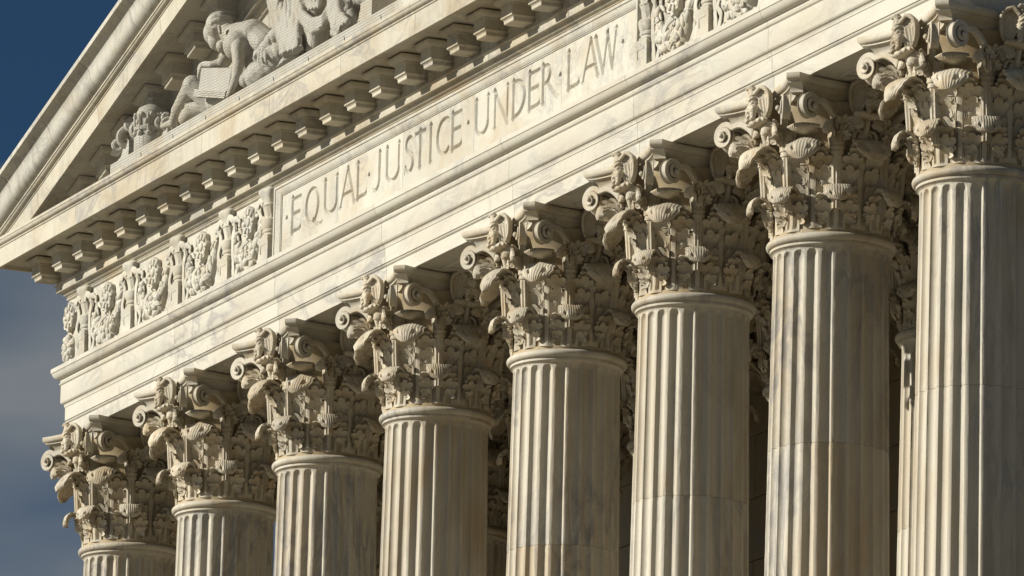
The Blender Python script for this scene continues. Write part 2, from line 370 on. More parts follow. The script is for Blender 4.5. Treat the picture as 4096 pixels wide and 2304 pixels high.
def stalk():
    m = MB(); seg = 30
    prof = [(.060, .35), (.064, .70), (.074, 1.02), (.082, 1.08), (.096, 1.085), (.098, 1.115), (.092, 1.12), (.092, 1.145), (.104, 1.15), (.108, 1.18), (.100, 1.19), (.105, 1.24), (.116, 1.30), (.128, 1.37), (.12, 1.42)]
    rings = []
    for k, (r_, z) in enumerate(prof):
        ring = []
        for j in range(seg):
            t = 2*math.pi*j/seg; fl = .009*math.cos(t*10) if (z < 1.05 or z > 1.2) else 0
            ring.append((.865+.05*(z-.35)+(r_+fl)*math.cos(t), (r_+fl)*math.sin(t), z))
        rings.append(ring)
    m.loops(rings); return m.mesh('stalk', 'leaf', 40)
STALK = stalk()
# volute: plane from the stalk to the horn; face frame n (outward, local x) and t (sideways, local y)
def volute(sgn):
    o = Vector((.905, .37*sgn, 0)); hd = Vector((.30, .70*sgn, 0)).normalized(); mN = Vector((hd.y*sgn, -hd.x*sgn, 0))
    sc, zc = .60, 1.60
    st = [(.0, 1.32), (.03, 1.46), (.13, 1.62), (.30, 1.725)]
    sp = []
    for k in range(80):
        t = k/79; an = R(140)-t*R(360*2.2); rad = .152*(1-t)**1.05+.022
        sp.append((sc+rad*math.cos(an), zc+rad*math.sin(an)))
    C_ = catmull(st+sp[:1], 16)[:-1]; path = [tuple(p) for p in C_]+sp
    m = MB(); rings = []; n = len(path)
    for i, (s_, z) in enumerate(path):
        a, b = path[max(i-1, 0)], path[min(i+1, n-1)]; tx, tz = b[0]-a[0], b[1]-a[1]; l_ = math.hypot(tx, tz); nx, nz_ = -tz/l_, tx/l_   # outer side of the curl
        t = max(0, i-15)/(n-16); hw = (.060-.012*t) if i >= 15 else .046+.014*i/15; th = .028-.013*t; off = .085*t*t
        sec = [(-hw, -th*.5), (-hw, th*.9), (-hw*.82, th*1.25), (-hw*.62, th*.55), (0, th*.35), (hw*.62, th*.55), (hw*.82, th*1.25), (hw, th*.9), (hw*1.0, -th*1.4), (hw*.7, -th*1.9), (hw*.5, -th*.7), (-hw*.6, -th*.7)]
        rings.append([tuple(o+hd*(s_+nx*q)+Vector((0, 0, z+nz_*q))+mN*(w_+off)) for w_, q in sec])
    m.loops(rings)
    m.ell(tuple(o+hd*sc+Vector((0, 0, zc))+mN*.11), (.036, .036, .036), 12, 8)
    # web of the scroll, a hollow disc set back from the rim
    wb = []
    for rr, of in ((.145, .035), (.11, .005), (.045, .04)): wb.append([tuple(o+hd*(sc+rr*math.cos(t))+Vector((0, 0, zc+rr*math.sin(t)))+mN*of) for t in [2*math.pi*k/28 for k in range(28)]])
    wb.append([tuple(Vector(p)-mN*.03) for p in wb[0]]); m.loops([wb[3], wb[0], wb[1], wb[2]])
    return m.mesh('volute', 'cap', 45)
VOL = {1: volute(1), -1: volute(-1)}
def cup_leaf(name, o, hd, path, leaflets, wtip, mN):
    n = 90; P = catmull(path, n); D2 = np.gradient(P[:, :2], axis=0); D2 /= np.linalg.norm(D2, axis=1)[:, None]
    cum = np.concatenate([[0], np.cumsum(np.linalg.norm(np.diff(P, axis=0), axis=1))]); o, hd, mN = np.array(o), np.array(hd), np.array(mN); up_ = np.array([0, 0, 1.])
    def surf(lat, l, d):
        f = lambda c: np.interp(l, cum, c)[..., None]
        side = hd*(-f(D2[:, 1]))+up_*f(D2[:, 0]); return o+hd*f(P[:, 0])+up_*f(P[:, 1])+side*lat[..., None]+mN*(f(P[:, 2])+d[..., None])
    mb = MB(); mb.surf = surf; L_ = cum[-1]; strip(mb, 0, L_*.72, .05, .06, .02, (.35, .7), .03)
    for (l0, lat, phi, Rl, fg) in leaflets:
        for sg in (1, -1): leaflet(mb, sg*lat, l0*L_, sg, phi, Rl, fg, .02, .03)
    shell_tip(mb, L_*.55, L_, .06, wtip, 7, .03, .03, .04, False)
    return mb.mesh(name, 'leaf', 50)
CUP_OUT, CUP_IN = {}, {}
for sg in (1, -1):
    hd = (.394, .919*sg, 0); mN = (.919, -.394*sg, 0)
    CUP_OUT[sg] = cup_leaf('outer_cup_leaf', (.93, .38*sg, 0), hd, [(.0, 1.24, .03), (.06, 1.34, .04), (.15, 1.40, .06), (.26, 1.40, .09), (.34, 1.34, .115), (.36, 1.26, .12)],
        [(.08, .03, 40, .12, 4), (.26, .035, 38, .13, 4), (.44, .035, 34, .11, 4)], .075, mN)
    CUP_IN[sg] = cup_leaf('inner_cup_leaf', (.93, .37*sg, 0), (.1, -.995*sg, 0), [(.0, 1.24, .02), (.05, 1.40, .03), (.14, 1.50, .05), (.23, 1.49, .11), (.27, 1.41, .14)],
        [(.10, .03, 40, .11, 4), (.38, .03, 36, .11, 4)], .085, (.995, .1*sg, 0))
# fluted shell under the paired volutes of a corner (local x = diagonal)
m_ = MB(); ring = []
for a in range(11):
    t = -1+2*a/10; rr = []
    for k in range(53):
        s_ = -1+2*k/52; fl = .010*math.cos(k*math.pi/2)
        x_ = 1.26+.06*math.cos(s_*1.2)+(.055+fl)*math.cos(t*1.45)-.10*s_*s_; rr.append((x_, .22*s_*(1-.15*max(0, -t)), 1.375+.055*t*(1-.45*s_*s_)+.02*s_*s_))
    ring.append(rr)
back = [[(1.05, p[1]*.85, p[2]) for p in r_] for r_ in (ring[0], ring[-1])]
m_.loops([back[0]]+ring+[back[1]], False, False, closed=False); SHELL = m_.mesh('corner_shell', 'leaf', 50)
# abacus: concave sides and cut horns
def abacus():
    w1, w2, mid = 1.104, 1.233, .985
    out = []
    for f in range(4):
        for k in range(25):
            t = -1+2*k/24; n_ = mid+(w2-mid)*(abs(t)**2.1); y = w1*t; a = math.pi/2*f
            p = Vector((n_, y)); slope = (w2-mid)*2.1*(abs(t)**1.1)*(1 if t > 0 else -1)/w1; nr = Vector((1, -slope)).normalized(); nr = nr.lerp(Vector((.7071, .7071*(1 if t > 0 else -1))), abs(t)**9)
            ca, sa = math.cos(a), math.sin(a); out.append(((p.x*ca-p.y*sa, p.x*sa+p.y*ca), (nr.x*ca-nr.y*sa, nr.x*sa+nr.y*ca)))
    prof = [(-.30, 1.80), (-.150, 1.80), (-.150, 1.825), (-.138, 1.86), (-.108, 1.892), (-.068, 1.912), (-.06, 1.915), (-.06, 1.940), (-.046, 1.943), (-.030, 1.948), (-.012, 1.964), (-.001, 1.987), (0, 2.01), (-.004, 2.036), (-.01, 2.04), (-.30, 2.04)]
    m = MB(); m.loops([[(p[0]+q[0]*dl, p[1]+q[1]*dl, z) for p, q in out] for dl, z in prof]); return m.mesh('abacus', 'cap', 32)
ABA = abacus()
m_ = MB(); m_.lathe([(.80, 2.039), (.80, 2.056)], 40); PAD = m_.mesh('bearing_block', 'cap')
# eagle with raised wings on a fluted perch, one per face
def eagle():
    m = MB(); c = 1.17
    Z = lambda z: 1.63+(z-1.385)*.765
    m.ell((c-.01, 0, Z(1.64)), (.095, .105, .165)); m.ell((c+.03, 0, Z(1.74)), (.08, .09, .10))
    m.caps((c+.0, 0, Z(1.80)), (c+.02, -.015, Z(1.93)), .072, .052); m.ell((c+.03, -.03, Z(1.965)), (.058, .055, .05)); m.caps((c+.06, -.07, Z(1.965)), (c+.07, -.115, Z(1.935)), .03, .012)
    for s in (1, -1):
        m.caps((c+.04, .065*s, Z(1.56)), (c+.05, .07*s, Z(1.44)), .062, .04); m.caps((c+.05, .07*s, Z(1.44)), (c+.065, .075*s, Z(1.385)), .034, .04)
    m.caps((c-.03, 0, Z(1.50)), (c-.05, 0, Z(1.38)), .075, .05)
    def feathers(p, n_): return .006*math.sin(p.z*110+2*math.sin(p.y*60))
    body = remeshed('eagle', m, 'leaf', .011, 2, feathers)
    w = MB()
    for s in (1, -1):
        X = lambda y: c+.04-.60*max(0, y-.06)
        zs = [2.055, 2.04, 2.0, 1.93, 1.85, 1.77, 1.70, 1.63]; yo = [.15, .205, .25, .275, .28, .275, .26, .235]; yi = [.11, .07, .06, .06, .07, .09, .11, .14]
        rows_f, rows_b = [], []
        for a_ in range(30):
            z = 2.055-.425*a_/29; o_ = np.interp(-z, [-q for q in zs], yo); i_ = np.interp(-z, [-q for q in zs], yi); rf_, rb_ = [], []
            for b_ in range(34):
                u_ = b_/33; y = i_+(o_-i_)*u_; cov = z > 1.90
                d_ = -.03*math.sin(math.pi*u_)+(.007*math.cos(2*math.pi*5*u_+z*6) if not cov else .007*math.cos(2*math.pi*3*u_)*math.cos(z*95))+.022*max(0, (u_-.88)/.12)
                rf_.append((X(y)+d_, y*s, z)); rb_.append((X(y)-.05, y*s, z))
            rows_f.append(rf_); rows_b.append(rb_)
        ring = [f_+b_[::-1] for f_, b_ in zip(rows_f, rows_b)]; w.loops(ring)
        w.tube([(X(y)+.008, y*s, z) for y, z in zip([.07]+yo[:7], [1.96]+zs[:7])], [.03, .034, .034, .032, .028, .024, .02, .016], 8)
    bmx = bmesh.new(); bmx.from_mesh(body); wm = w.mesh('wings', 'leaf', 45); bmx.from_mesh(wm); bmx.to_mesh(body); bmx.free(); bpy.data.meshes.remove(wm)
    body.polygons.foreach_set('use_smooth', [True]*len(body.polygons)); body.set_sharp_from_angle(angle=R(50)); return body
EAGLE = eagle()
m_ = MB(); rings = []
for a in range(9):
    ph = -1.25+2.5*a/8; rr = []
    for k in range(56):
        t = 2*math.pi*k/56; fl = 1+.06*math.cos(t*14); rr.append((1.12+(.12*math.cos(ph)*fl)*math.cos(t), .235*math.cos(ph*.9)*fl*math.sin(t), 1.575+.058*math.sin(ph)+.03*abs(math.sin(t))))
    rings.append(rr)
m_.loops(rings)
m_.caps((.93, 0, 1.15), (1.04, 0, 1.53), .035, .05, 10)
for s in (1, -1):
    sp = [(.97+.02*k/30, s*(.03+(.10*(1-k/30)+.015)*(1-math.cos(R(200)-R(560)*k/30))*.6), 1.33+(.085*(1-k/30)+.012)*math.sin(R(200)-R(560)*k/30)) for k in range(31)]
    m_.tube(sp, [.032-.014*k/30 for k in range(31)], 8)
PERCH = m_.mesh('perch', 'leaf', 50)

def capital_parts(seed):
    rng = random.Random(seed); P = [('neck', BELL, 0)]
    for k in range(8): P.append(('lower_leaf', rng.choice(LEAF_LOW), 22.5+45*k+rng.uniform(-1, 1)))
    for k in range(8): P.append(('upper_leaf', rng.choice(LEAF_UP), 45*k+rng.uniform(-1, 1)))
    for k in range(8): P.append(('stalk', STALK, 22.5+45*k))
    for f in range(4):
        for s in (1, -1):
            P += [('volute', VOL[s], 90*f), ('outer_cup_leaf', CUP_OUT[s], 90*f), ('inner_cup_leaf', CUP_IN[s], 90*f)]
        P += [('eagle', EAGLE, 90*f), ('perch', PERCH, 90*f), ('corner_shell', SHELL, 45+90*f)]
    P += [('abacus', ABA, 0), ('bearing_block', PAD, 0)]
    return P
# the whole capital as one mesh, for the columns of the back row
bmj = bmesh.new()
for nm, me, a in capital_parts(0):
    k = len(bmj.verts); bmj.from_mesh(me); bmj.verts.ensure_lookup_table()
    bmesh.ops.rotate(bmj, verts=bmj.verts[k:], cent=(0, 0, 0), matrix=Matrix.Rotation(R(a), 3, 'Z'))
CAPALL = bpy.data.meshes.new('capital'); bmj.to_mesh(CAPALL); bmj.free(); CAPALL.materials.append(MAT['leaf'])
CAPALL.set_sharp_from_angle(angle=R(45))
ordn = ['at the outer corner under the gable tip', 'second from the outer corner of the portico', 'third from the outer corner, left of the inscription', 'under the carved word JUSTICE', 'under the carved word UNDER',
        'just past the carved word LAW', 'second past the carved word LAW', 'third past the carved word LAW']
for i, x in enumerate(CX):
    c = thing('column', 'fluted marble column with leafy eagle capital, '+ordn[i], 'column', (x, 0, FLOOR), 'front row of portico columns')
    dz = ZA-FLOOR
    for nm, me in (('upper_drum', DR_UP), ('middle_drum', DR_MID), ('lower_drum', DR_LOW), ('base', BASE), ('neck_ring', RING)):
        o = link(nm, me, c, (0, 0, dz))
        if 'drum' in nm: o.rotation_euler = (0, 0, R(15*((i*7+len(nm)) % 24)))
    cap = None
    for nm, me, a in capital_parts(i):
        if nm == 'neck': cap = link('capital', me, c, (0, 0, dz))
        else: link(nm, me, cap, (0, 0, 0), R(a))
for i, x in enumerate(CX):
    c = thing('column', 'fluted marble column in shade behind the front row', 'column', (x, BACKY, FLOOR), 'back row of portico columns')
    for nm, me in (('upper_drum', DR_UP), ('middle_drum', DR_MID), ('lower_drum', DR_LOW), ('base', BASE), ('neck_ring', RING), ('capital', CAPALL)):
        link(nm, me, c, (0, 0, ZA-FLOOR))

# ================================================================== architrave
SOF = 2.056
PA = [(.882, SOF), (.882, 2.268)]+bead(.884, 2.270, 2.322, .030)+[(.914, 2.326), (.916, 2.545), (.926, 2.550), (.928, 2.562)]
PA += arc(.928, 2.562, .962, 2.612, True, 5)+[(.962, 2.612), (.978, 2.63), (.982, 2.638), (.982, 2.926)]+bead(.984, 2.928, 2.978, .026)+[(.990, 2.984), (.992, 3.028)]
PA += arc(.992, 3.028, 1.10, 3.128, False, 6)+[(1.108, 3.135), (1.122, 3.146), (1.122, 3.214), (1.115, 3.219), (.70, 3.228)]
PAi = PA+[(-.80, 3.228), (-.88, 3.10), (-.80, 3.0), (-.80, SOF+.30), (-.86, SOF+.28), (-.86, SOF)]
arch = thing('architrave', 'pale marble beam in three stepped bands resting on the capitals', 'beam', (MID, 0, ZA+SOF))
def rel(mb, o): mb.V = [(x-o.location.x, y-o.location.y, z-o.location.z) for x, y, z in mb.V]; return mb
J = .004
ends = [None]+CX[1:-1]+[None]
for k in range(7):
    m_ = MB(); x0, x1 = CX[k]+J, CX[k+1]-J
    if k == 0: st = [sideL(2.05), cornerL, front(x1)]
    elif k == 6: st = [front(x0), cornerR, sideR(2.05)]
    else: st = [front(x0), front(x1)]
    m_.sweep(PAi, st); rel(m_, arch).obj('architrave_block', 'block', arch, 28)
    # raised border framing the soffit panel between two capitals
    a, b = CX[k]+1.28, CX[k+1]-1.28; m_ = MB(); zs0, zs1 = SOF+ZA-.03, SOF+ZA-.001
    for (p, q, r_, s_) in ((a, b, -.52, -.46), (a, b, .46, .52), (a, a+.06, -.4595, .4595), (b-.06, b, -.4595, .4595)): m_.box(p, q, r_, s_, zs0, zs1)
    rel(m_, arch).obj('soffit_border', 'block', arch, smooth=False)
for st in ([sideL(2.058), sideL(8.55)], [sideR(8.55), sideR(2.058)]):
    m_ = MB(); m_.sweep(PAi, st); rel(m_, arch).obj('architrave_block', 'block', arch, 28)
ib = thing('inner_beam', 'shaded marble beam over the back row of columns', 'beam', (MID, BACKY, ZA+SOF))
PB = [(.86, SOF), (.86, 2.3), (.90, 2.32), (.90, 2.9), (.98, 3.0), (.98, 3.2), (-.98, 3.2), (-.98, 3.0), (-.90, 2.9), (-.90, 2.32), (-.86, 2.3), (-.86, SOF)]
for k in range(7):
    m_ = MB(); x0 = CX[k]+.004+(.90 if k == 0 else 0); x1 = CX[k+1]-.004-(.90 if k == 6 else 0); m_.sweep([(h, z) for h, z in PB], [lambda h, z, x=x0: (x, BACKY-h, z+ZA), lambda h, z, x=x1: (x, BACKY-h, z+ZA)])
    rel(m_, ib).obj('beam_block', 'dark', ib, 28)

# ================================================================== frieze
fz = thing('frieze', 'marble frieze with carved garlands and the incised words EQUAL JUSTICE UNDER LAW', 'frieze', (MID, -.9, ZA+3.23))
FH = .915
PF = [(FH, 3.229), (FH, 4.372), (.30, 4.372), (.30, 3.229)]
segs = [(None, 2.15), (2.15, 5.4), (5.4, 8.495), (22.065, 25.2), (25.2, 28.4), (28.4, None)]
for a, b in segs:
    m_ = MB(); st = [sideL(8.5), cornerL, front(b-J)] if a is None else ([front(a+J), cornerR, sideR(8.5)] if b is None else [front(a+J), front(b-J)])
    m_.sweep(PF, st); rel(m_, fz).obj('frieze_block', 'frieze', fz, 28)
# --- incised letters
ZB, ZT = 3.535, 4.11; HH = ZT-ZB; TK, TN = .051, .033
def ln_(*p): return [p]
def serif(x, z, w_, up_): return [[(x-w_, z, .006), (x, z-(.012 if up_ else -.012), .024), (x+w_, z, .006)]]
def stem(x, b=ZB, t=ZT, k=TK, s0=True, s1=True):
    o = [[(x, b, k*.95), (x, (b+t)/2, k*.86), (x, t, k*.95)]]
    if s0: o += serif(x, b+.008, .075, False)
    if s1: o += serif(x, t-.008, .075, True)
    return o
def bowl(cx, cz, rx, rz, a0, a1, kthick=TK, kthin=TN*.8, n=26):
    o = []
    for k in range(n+1):
        a = R(a0+(a1-a0)*k/n); o.append((cx+rx*math.cos(a), cz+rz*math.sin(a), kthin+(kthick-kthin)*abs(math.cos(a))**1.3))
    return [o]
def L_E(x0, x1):
    s = stem(x0+.05); xe = x1-.015
    s += [[(x0+.05, ZT-.03, TN), (xe, ZT-.03, TN)], [(xe, ZT-.01, .012), (xe-.005, ZT-.10, .006)]]
    s += [[(x0+.05, ZB+.03, TN), (xe-.06, ZB+.03, TN), (xe+.005, ZB+.05, TN*1.1)], [(xe+.005, ZB+.04, .026), (xe+.02, ZB+.135, .004)]]
    s += [[(x0+.05, (ZB+ZT)/2+.02, TN), (xe-.035, (ZB+ZT)/2+.02, TN)], [(xe-.035, (ZB+ZT)/2+.065, .008), (xe-.035, (ZB+ZT)/2-.03, .010)]]
    return s
def L_L(x0, x1):
    s = stem(x0+.065); s += [[(x0+.06, ZB+.03, TN), (x1-.07, ZB+.03, TN), (x1-.02, ZB+.05, TN*1.2)], [(x1-.02, ZB+.04, .028), (x1, ZB+.14, .004)]]; return s
def L_U(x0, x1):
    a, b = x0+.075, x1-.075; c = (a+b)/2; r_ = (b-a)/2
    return [[(a, ZT, TK), (a, ZB+.17, TK*.9)], [(b, ZT, TN*1.15), (b, ZB+.17, TN*1.15)]]+bowl(c, ZB+.175, r_, .15, 180, 360, TK*.9, TN)+serif(a, ZT-.008, .075, True)+serif(b, ZT-.008, .07, True)
def L_A(x0, x1):
    c = (x0+x1)/2+.0; ap = c+.0; a, b = x0+.07, x1-.08
    return [[(a, ZB, TN), (ap-.01, ZT, TN*.9)], [(b, ZB, TK), (ap, ZT+.02, TK*.8)], [(a+.10, ZB+.19, TN*.95), (b-.09, ZB+.19, TN*.95)]]+serif(a, ZB+.008, .065, False)+serif(b, ZB+.008, .075, False)
def L_Q(x0, x1):
    c = (x0+x1)/2; s = bowl(c, (ZB+ZT)/2, (x1-x0)/2-.045, HH/2-.02, 0, 360, TK, TN*.9, 48)
    s += [[(c+.06, ZB+.05, TK*.8), (c+.19, ZB-.04, TK*.85), (c+.33, ZB-.075, TK*.6), (c+.46, ZB-.03, .008)]]; return s
def L_J(x0, x1):
    b = x1-.075
    return [[(b, ZT, TK), (b, ZB+.15, TK*.9), (b-.03, ZB+.06, TK*.8), (b-.11, ZB, TN*1.2), (b-.19, ZB+.0, TN), (x0+.02, ZB+.08, .006)]]+serif(b, ZT-.008, .075, True)
def L_S(x0, x1):
    c = (x0+x1)/2; r_ = (x1-x0)/2-.035
    p = []
    for k in range(20): a = R(35+k/19*215); p.append((c+r_*math.cos(a)*.9, ZT-.135+.115*math.sin(a), TN+(TK*.85-TN)*max(0, -math.cos(a))))
    for k in range(22): a = R(70-k/21*235); p.append((c+r_*math.cos(a), ZB+.155+.135*math.sin(a), TN+(TK-TN)*max(0, math.cos(a))))
    return [p, [(p[0][0], p[0][1]+.02, .02), (p[0][0]+.01, p[0][1]-.08, .004)], [(x0+.015, ZB+.01, .016), (x0+.01, ZB+.12, .004)]]
def L_T(x0, x1):
    c = (x0+x1)/2; return stem(c, s1=False)+[[(x0+.02, ZT-.028, TN), (x1-.02, ZT-.028, TN)], [(x0+.015, ZT-.01, .02), (x0-.005, ZT-.11, .004)], [(x1-.015, ZT-.01, .02), (x1+.005, ZT-.11, .004)]]
def L_I(x0, x1): return stem((x0+x1)/2)
def L_C(x0, x1):
    c = (x0+x1)/2+.06; rx = c-x0-.045
    return bowl(c, (ZB+ZT)/2, rx, HH/2-.02, 55, 308, TK, TN, 34)+[[(x1-.05, ZT-.03, .022), (x1-.045, ZT-.14, .004)], [(x1-.06, ZB+.05, .02), (x1, ZB+.12, .004)]]
def L_N(x0, x1):
    a, b = x0+.07, x1-.06
    return [[(a, ZB, TN*1.1), (a, ZT, TN*1.1)], [(b, ZB-.01, TN*1.1), (b, ZT, TN*1.1)], [(a-.02, ZT, TK*.95), (b, ZB, TK*.95)]]+serif(a, ZB+.008, .065, False)+serif(b, ZT-.008, .065, True)+serif(a-.04, ZT-.008, .05, True)
def L_D(x0, x1):
    s = stem(x0+.065); cx = x0+.10; rx = x1-cx-.045; p = bowl(cx, (ZB+ZT)/2, rx, HH/2-.025, 90, -90, TK, TN, 26)[0]
    return s+[[(x0+.06, ZT-.025, TN)]+p+[(x0+.06, ZB+.025, TN)]]
def L_R(x0, x1):
    s = stem(x0+.065); cx = x0+.14; rx = .17; cz = ZT-.155; p = bowl(cx, cz, rx, .13, 90, -90, TK, TN*.9, 20)[0]
    return s+[[(x0+.06, ZT-.025, TN)]+p+[(x0+.06, cz-.13, TN)], [(cx+.07, cz-.12, TK*.7), (x1-.18, ZB+.08, TK), (x1-.07, ZB, TK*.8), (x1, ZB+.01, .008)]]
def L_W(x0, x1):
    w_ = x1-x0; a = x0+.07; v1 = x0+.40*w_; m = x0+.58*w_; v2 = x0+.77*w_; e = x1-.07
    return [[(a, ZT, TK), (v1, ZB, TK*.9)], [(v1, ZB, TN), (m, ZT+.01, TN)], [(m-.02, ZT-.02, TK), (v2, ZB, TK*.9)], [(v2, ZB, TN), (e, ZT, TN)]]+serif(a, ZT-.008, .075, True)+serif(e, ZT-.008, .07, True)
def L_dot(x0, x1):
    c = (x0+x1)/2; return [[(c, 3.885, .004), (c, 3.835, .045), (c-.04, 3.822, .012)], [(c, 3.85, .03), (c+.045, 3.822, .010)]]
TEXT = [(L_dot, 8.80, 8.94), (L_E, 9.06, 9.46), (L_Q, 9.634, 10.21), (L_U, 10.37, 10.99), (L_A, 11.00, 11.70), (L_L, 11.69, 12.11), (L_dot, 12.125, 12.262), (L_J, 12.30, 12.68), (L_U, 12.82, 13.43), (L_S, 13.58, 13.935), (L_T, 13.96, 14.38), (L_I, 14.49, 14.65), (L_C, 14.78, 15.27), (L_E, 15.34, 15.73),
        (L_dot, 15.90, 16.04), (L_U, 16.19, 16.77), (L_N, 16.88, 17.46), (L_D, 17.55, 18.06), (L_E, 18.14, 18.55), (L_R, 18.60, 19.24), (L_dot, 19.205, 19.335), (L_L, 19.50, 19.94), (L_A, 19.99, 20.65), (L_W, 20.42, 21.26), (L_dot, 21.345, 21.48)]
def letter_slab(x0, x1, z0, z1, h, step=.0095):
    nx = int((x1-x0)/step)+1; nz = int((z1-z0)/step)+1; X, Z = np.meshgrid(np.linspace(x0, x1, nx), np.linspace(z0, z1, nz), indexing='ij'); D = np.zeros_like(X)
    for fn, a, b in TEXT:
        if b < x0-.2 or a > x1+.5: continue
        for st in fn(a, b):
            for p, q in zip(st[:-1], st[1:]):
                dx, dz = q[0]-p[0], q[1]-p[1]; l2 = dx*dx+dz*dz+1e-12; t = np.clip(((X-p[0])*dx+(Z-p[1])*dz)/l2, 0, 1)
                D = np.maximum(D, (p[2]+(q[2]-p[2])*t)-np.hypot(X-p[0]-t*dx, Z-p[1]-t*dz))
    Y = -h+np.minimum(D, .06)*1.5
    V = np.stack([X, Y, Z+ZA], 2).reshape(-1, 3); idx = np.arange(nx*nz).reshape(nx, nz)
    F = np.stack([idx[:-1, :-1], idx[1:, :-1], idx[1:, 1:], idx[:-1, 1:]], 2).reshape(-1, 4)
    # weld a back box on
    V = V.tolist(); F = F.tolist(); k = len(V); V += [(x, y, z+ZA) for x in (x0, x1) for y in (-h+.12, -.32) for z in (z0, z1)]
    F += [(k+2, k+3, k+7, k+6)]
    per = [list(idx[:, 0]), list(idx[-1, :]), list(idx[:, -1])[::-1], list(idx[0, :])[::-1]]
    bk = [(k+2, k+6), (k+6, k+7), (k+7, k+3), (k+3, k+2)]
    for e_, (a_, b_) in zip(per, bk): F.append([int(i) for i in e_]+[b_, a_])
    me = bpy.data.meshes.new('inscription_slab'); me.from_pydata([tuple(v) for v in V], [], [tuple(f) for f in F]); me.update()
    me.polygons.foreach_set('use_smooth', [True]*len(me.polygons)); me.set_sharp_from_angle(angle=R(24)); me.materials.append(MAT['frieze']); return me
edges = [8.66, 10.985, 13.52, 16.20, 19.33, 21.90]; words = ['E Q U', 'A L J U', 'S T I C E', 'U N D E', 'R', 'L A W']
for k in range(5):
    me = letter_slab(edges[k]+.003, edges[k+1]-.003, 3.229, 4.226, .922); me.transform(Matrix.Translation((-fz.location.x, -fz.location.y, -fz.location.z))); link('inscription_slab', me, fz)
# frame of the inscription: raised border with a hollow, left side, top and right side
PR = [(0, .905), (0, 1.0), (.045, 1.002), (.055, .998), (.062, .985), (.09, .982), (.13, .972), (.17, .955), (.20, .946), (.205, .936), (.225, .936), (.225, .905)]   # (distance inward, h)
def fr(xl, xr, zt_): return lambda dd, h: None
m_ = MB(); XL, XR, ZTOP = 8.50, 22.06, 4.374; stt = []
for kind in (0, 1, 2, 3):
    if kind == 0: stt.append(lambda dd, h: (XL+dd*.82, -h, 3.229+ZA))
    if kind == 1: stt.append(lambda dd, h: (XL+dd*.82, -h, ZTOP-dd*.66+ZA))
    if kind == 2: stt.append(lambda dd, h: (XR-dd*.82, -h, ZTOP-dd*.66+ZA))
    if kind == 3: stt.append(lambda dd, h: (XR-dd*.82, -h, 3.229+ZA))
m_.sweep(PR, stt); rel(m_, fz).obj('inscription_frame', 'frieze', fz, 30)
m_ = MB(); m_.box(8.6, 21.95, -.9, -.33, 3.3, 4.36); m_.V = [(x, y+.3, z+ZA) for x, y, z in m_.V]; rel(m_, fz).obj('frieze_core', 'frieze', fz, smooth=False)

# --- ornaments of the frieze
def candelabrum():
    m = MB(); y = -FH
    m.box(-.27, .27, y-.13, y, 3.229, 3.27)
    def ring(hw, dp, z): return [(-hw, y, z), (-hw, y-dp, z), (hw, y-dp, z), (hw, y, z)]
    m.loops([ring(.20, .15, 3.27), ring(.185, .14, 3.34), ring(.175, .135, 3.40), ring(.19, .145, 3.56), ring(.215, .165, 3.60), ring(.22, .17, 3.62), ring(.20, .15, 3.63), ring(.21, .16, 3.66)], False, True, closed=False)
    # recessed panel lines on the pedestal
    m.box(-.12, -.105, y-.152, y-.13, 3.40, 3.54); m.box(-.105, .10, y-.152, y-.13, 3.53, 3.545)
    prof = [(.16, 3.655), (.17, 3.69), (.14, 3.70), (.13, 3.72), (.155, 3.74), (.16, 3.77), (.14, 3.785), (.155, 3.80), (.18, 3.86), (.19, 3.93), (.17, 3.955), (.12, 3.965), (.115, 4.0), (.135, 4.09), (.155, 4.155), (.17, 4.165), (.17, 4.19), (.145, 4.20), (.16, 4.25), (.20, 4.31), (.245, 4.36), (.25, 4.40), (.20, 4.44), (.10, 4.46)]
    rings = []
    for i, (r_, z) in enumerate(prof):
        rr = []
        for k in range(19):
            t = math.pi*k/18; tw = .012*math.sin(9*t+z*16) if 3.97 < z < 4.16 else (.02*math.cos(5*t) if z > 4.28 else 0)
            rr.append((-(r_+tw)*math.cos(t)*1.02, y-(r_+tw)*math.sin(t)*.92, z))
        rings.append(rr)
    m.loops(rings, False, True, closed=False)
    return m
def ribbon(mb, pts, wid, th=.022, y0=-FH):
    P = catmull(pts, 40); rings = []
    for i in range(40):
        a, b = P[max(i-1, 0)], P[min(i+1, 39)]; t = np.array([b[0]-a[0], b[1]-a[1]]); t /= np.hypot(*t)+1e-9; n_ = np.array([-t[1], t[0]]); x, z, o_ = P[i]
        hw = wid*(1-.25*math.sin(i*.35)**2)
        rings.append([(x-n_[0]*hw, y0-o_, z-n_[1]*hw), (x-n_[0]*hw, y0-o_-th, z-n_[1]*hw), (x, y0-o_-th*1.8, z), (x+n_[0]*hw, y0-o_-th, z+n_[1]*hw), (x+n_[0]*hw, y0-o_, z+n_[1]*hw)])
    mb.loops(rings); return mb
CAND = candelabrum().mesh('candelabrum', 'frieze', 38)
def ribbons(sides):
    rb = MB()
    for s in sides:
        ribbon(rb, [(.10*s, 4.22, .10), (.20*s, 4.28, .12), (.34*s, 4.20, .10), (.30*s, 4.08, .05), (.27*s, 3.95, .06), (.31*s, 3.75, .08), (.27*s, 3.55, .04), (.30*s, 3.42, .05), (.27*s, 3.26, .02)], .062)
        ribbon(rb, [(.24*s, 4.18, .06), (.40*s, 4.22, .09), (.50*s, 4.16, .05), (.47*s, 4.08, .03)], .05)
        ribbon(rb, [(.28*s, 3.95, .03), (.40*s, 3.82, .02), (.36*s, 3.62, .05), (.42*s, 3.48, .02), (.37*s, 3.30, .03)], .05)
        rb.caps((.42*s, -FH-.05, 3.262), (.58*s, -FH-.07, 3.285), .036, .034, 10); rb.ell((.60*s, -FH-.07, 3.285), (.03, .045, .045))
    return rb.mesh('ribbon', 'frieze', 40)
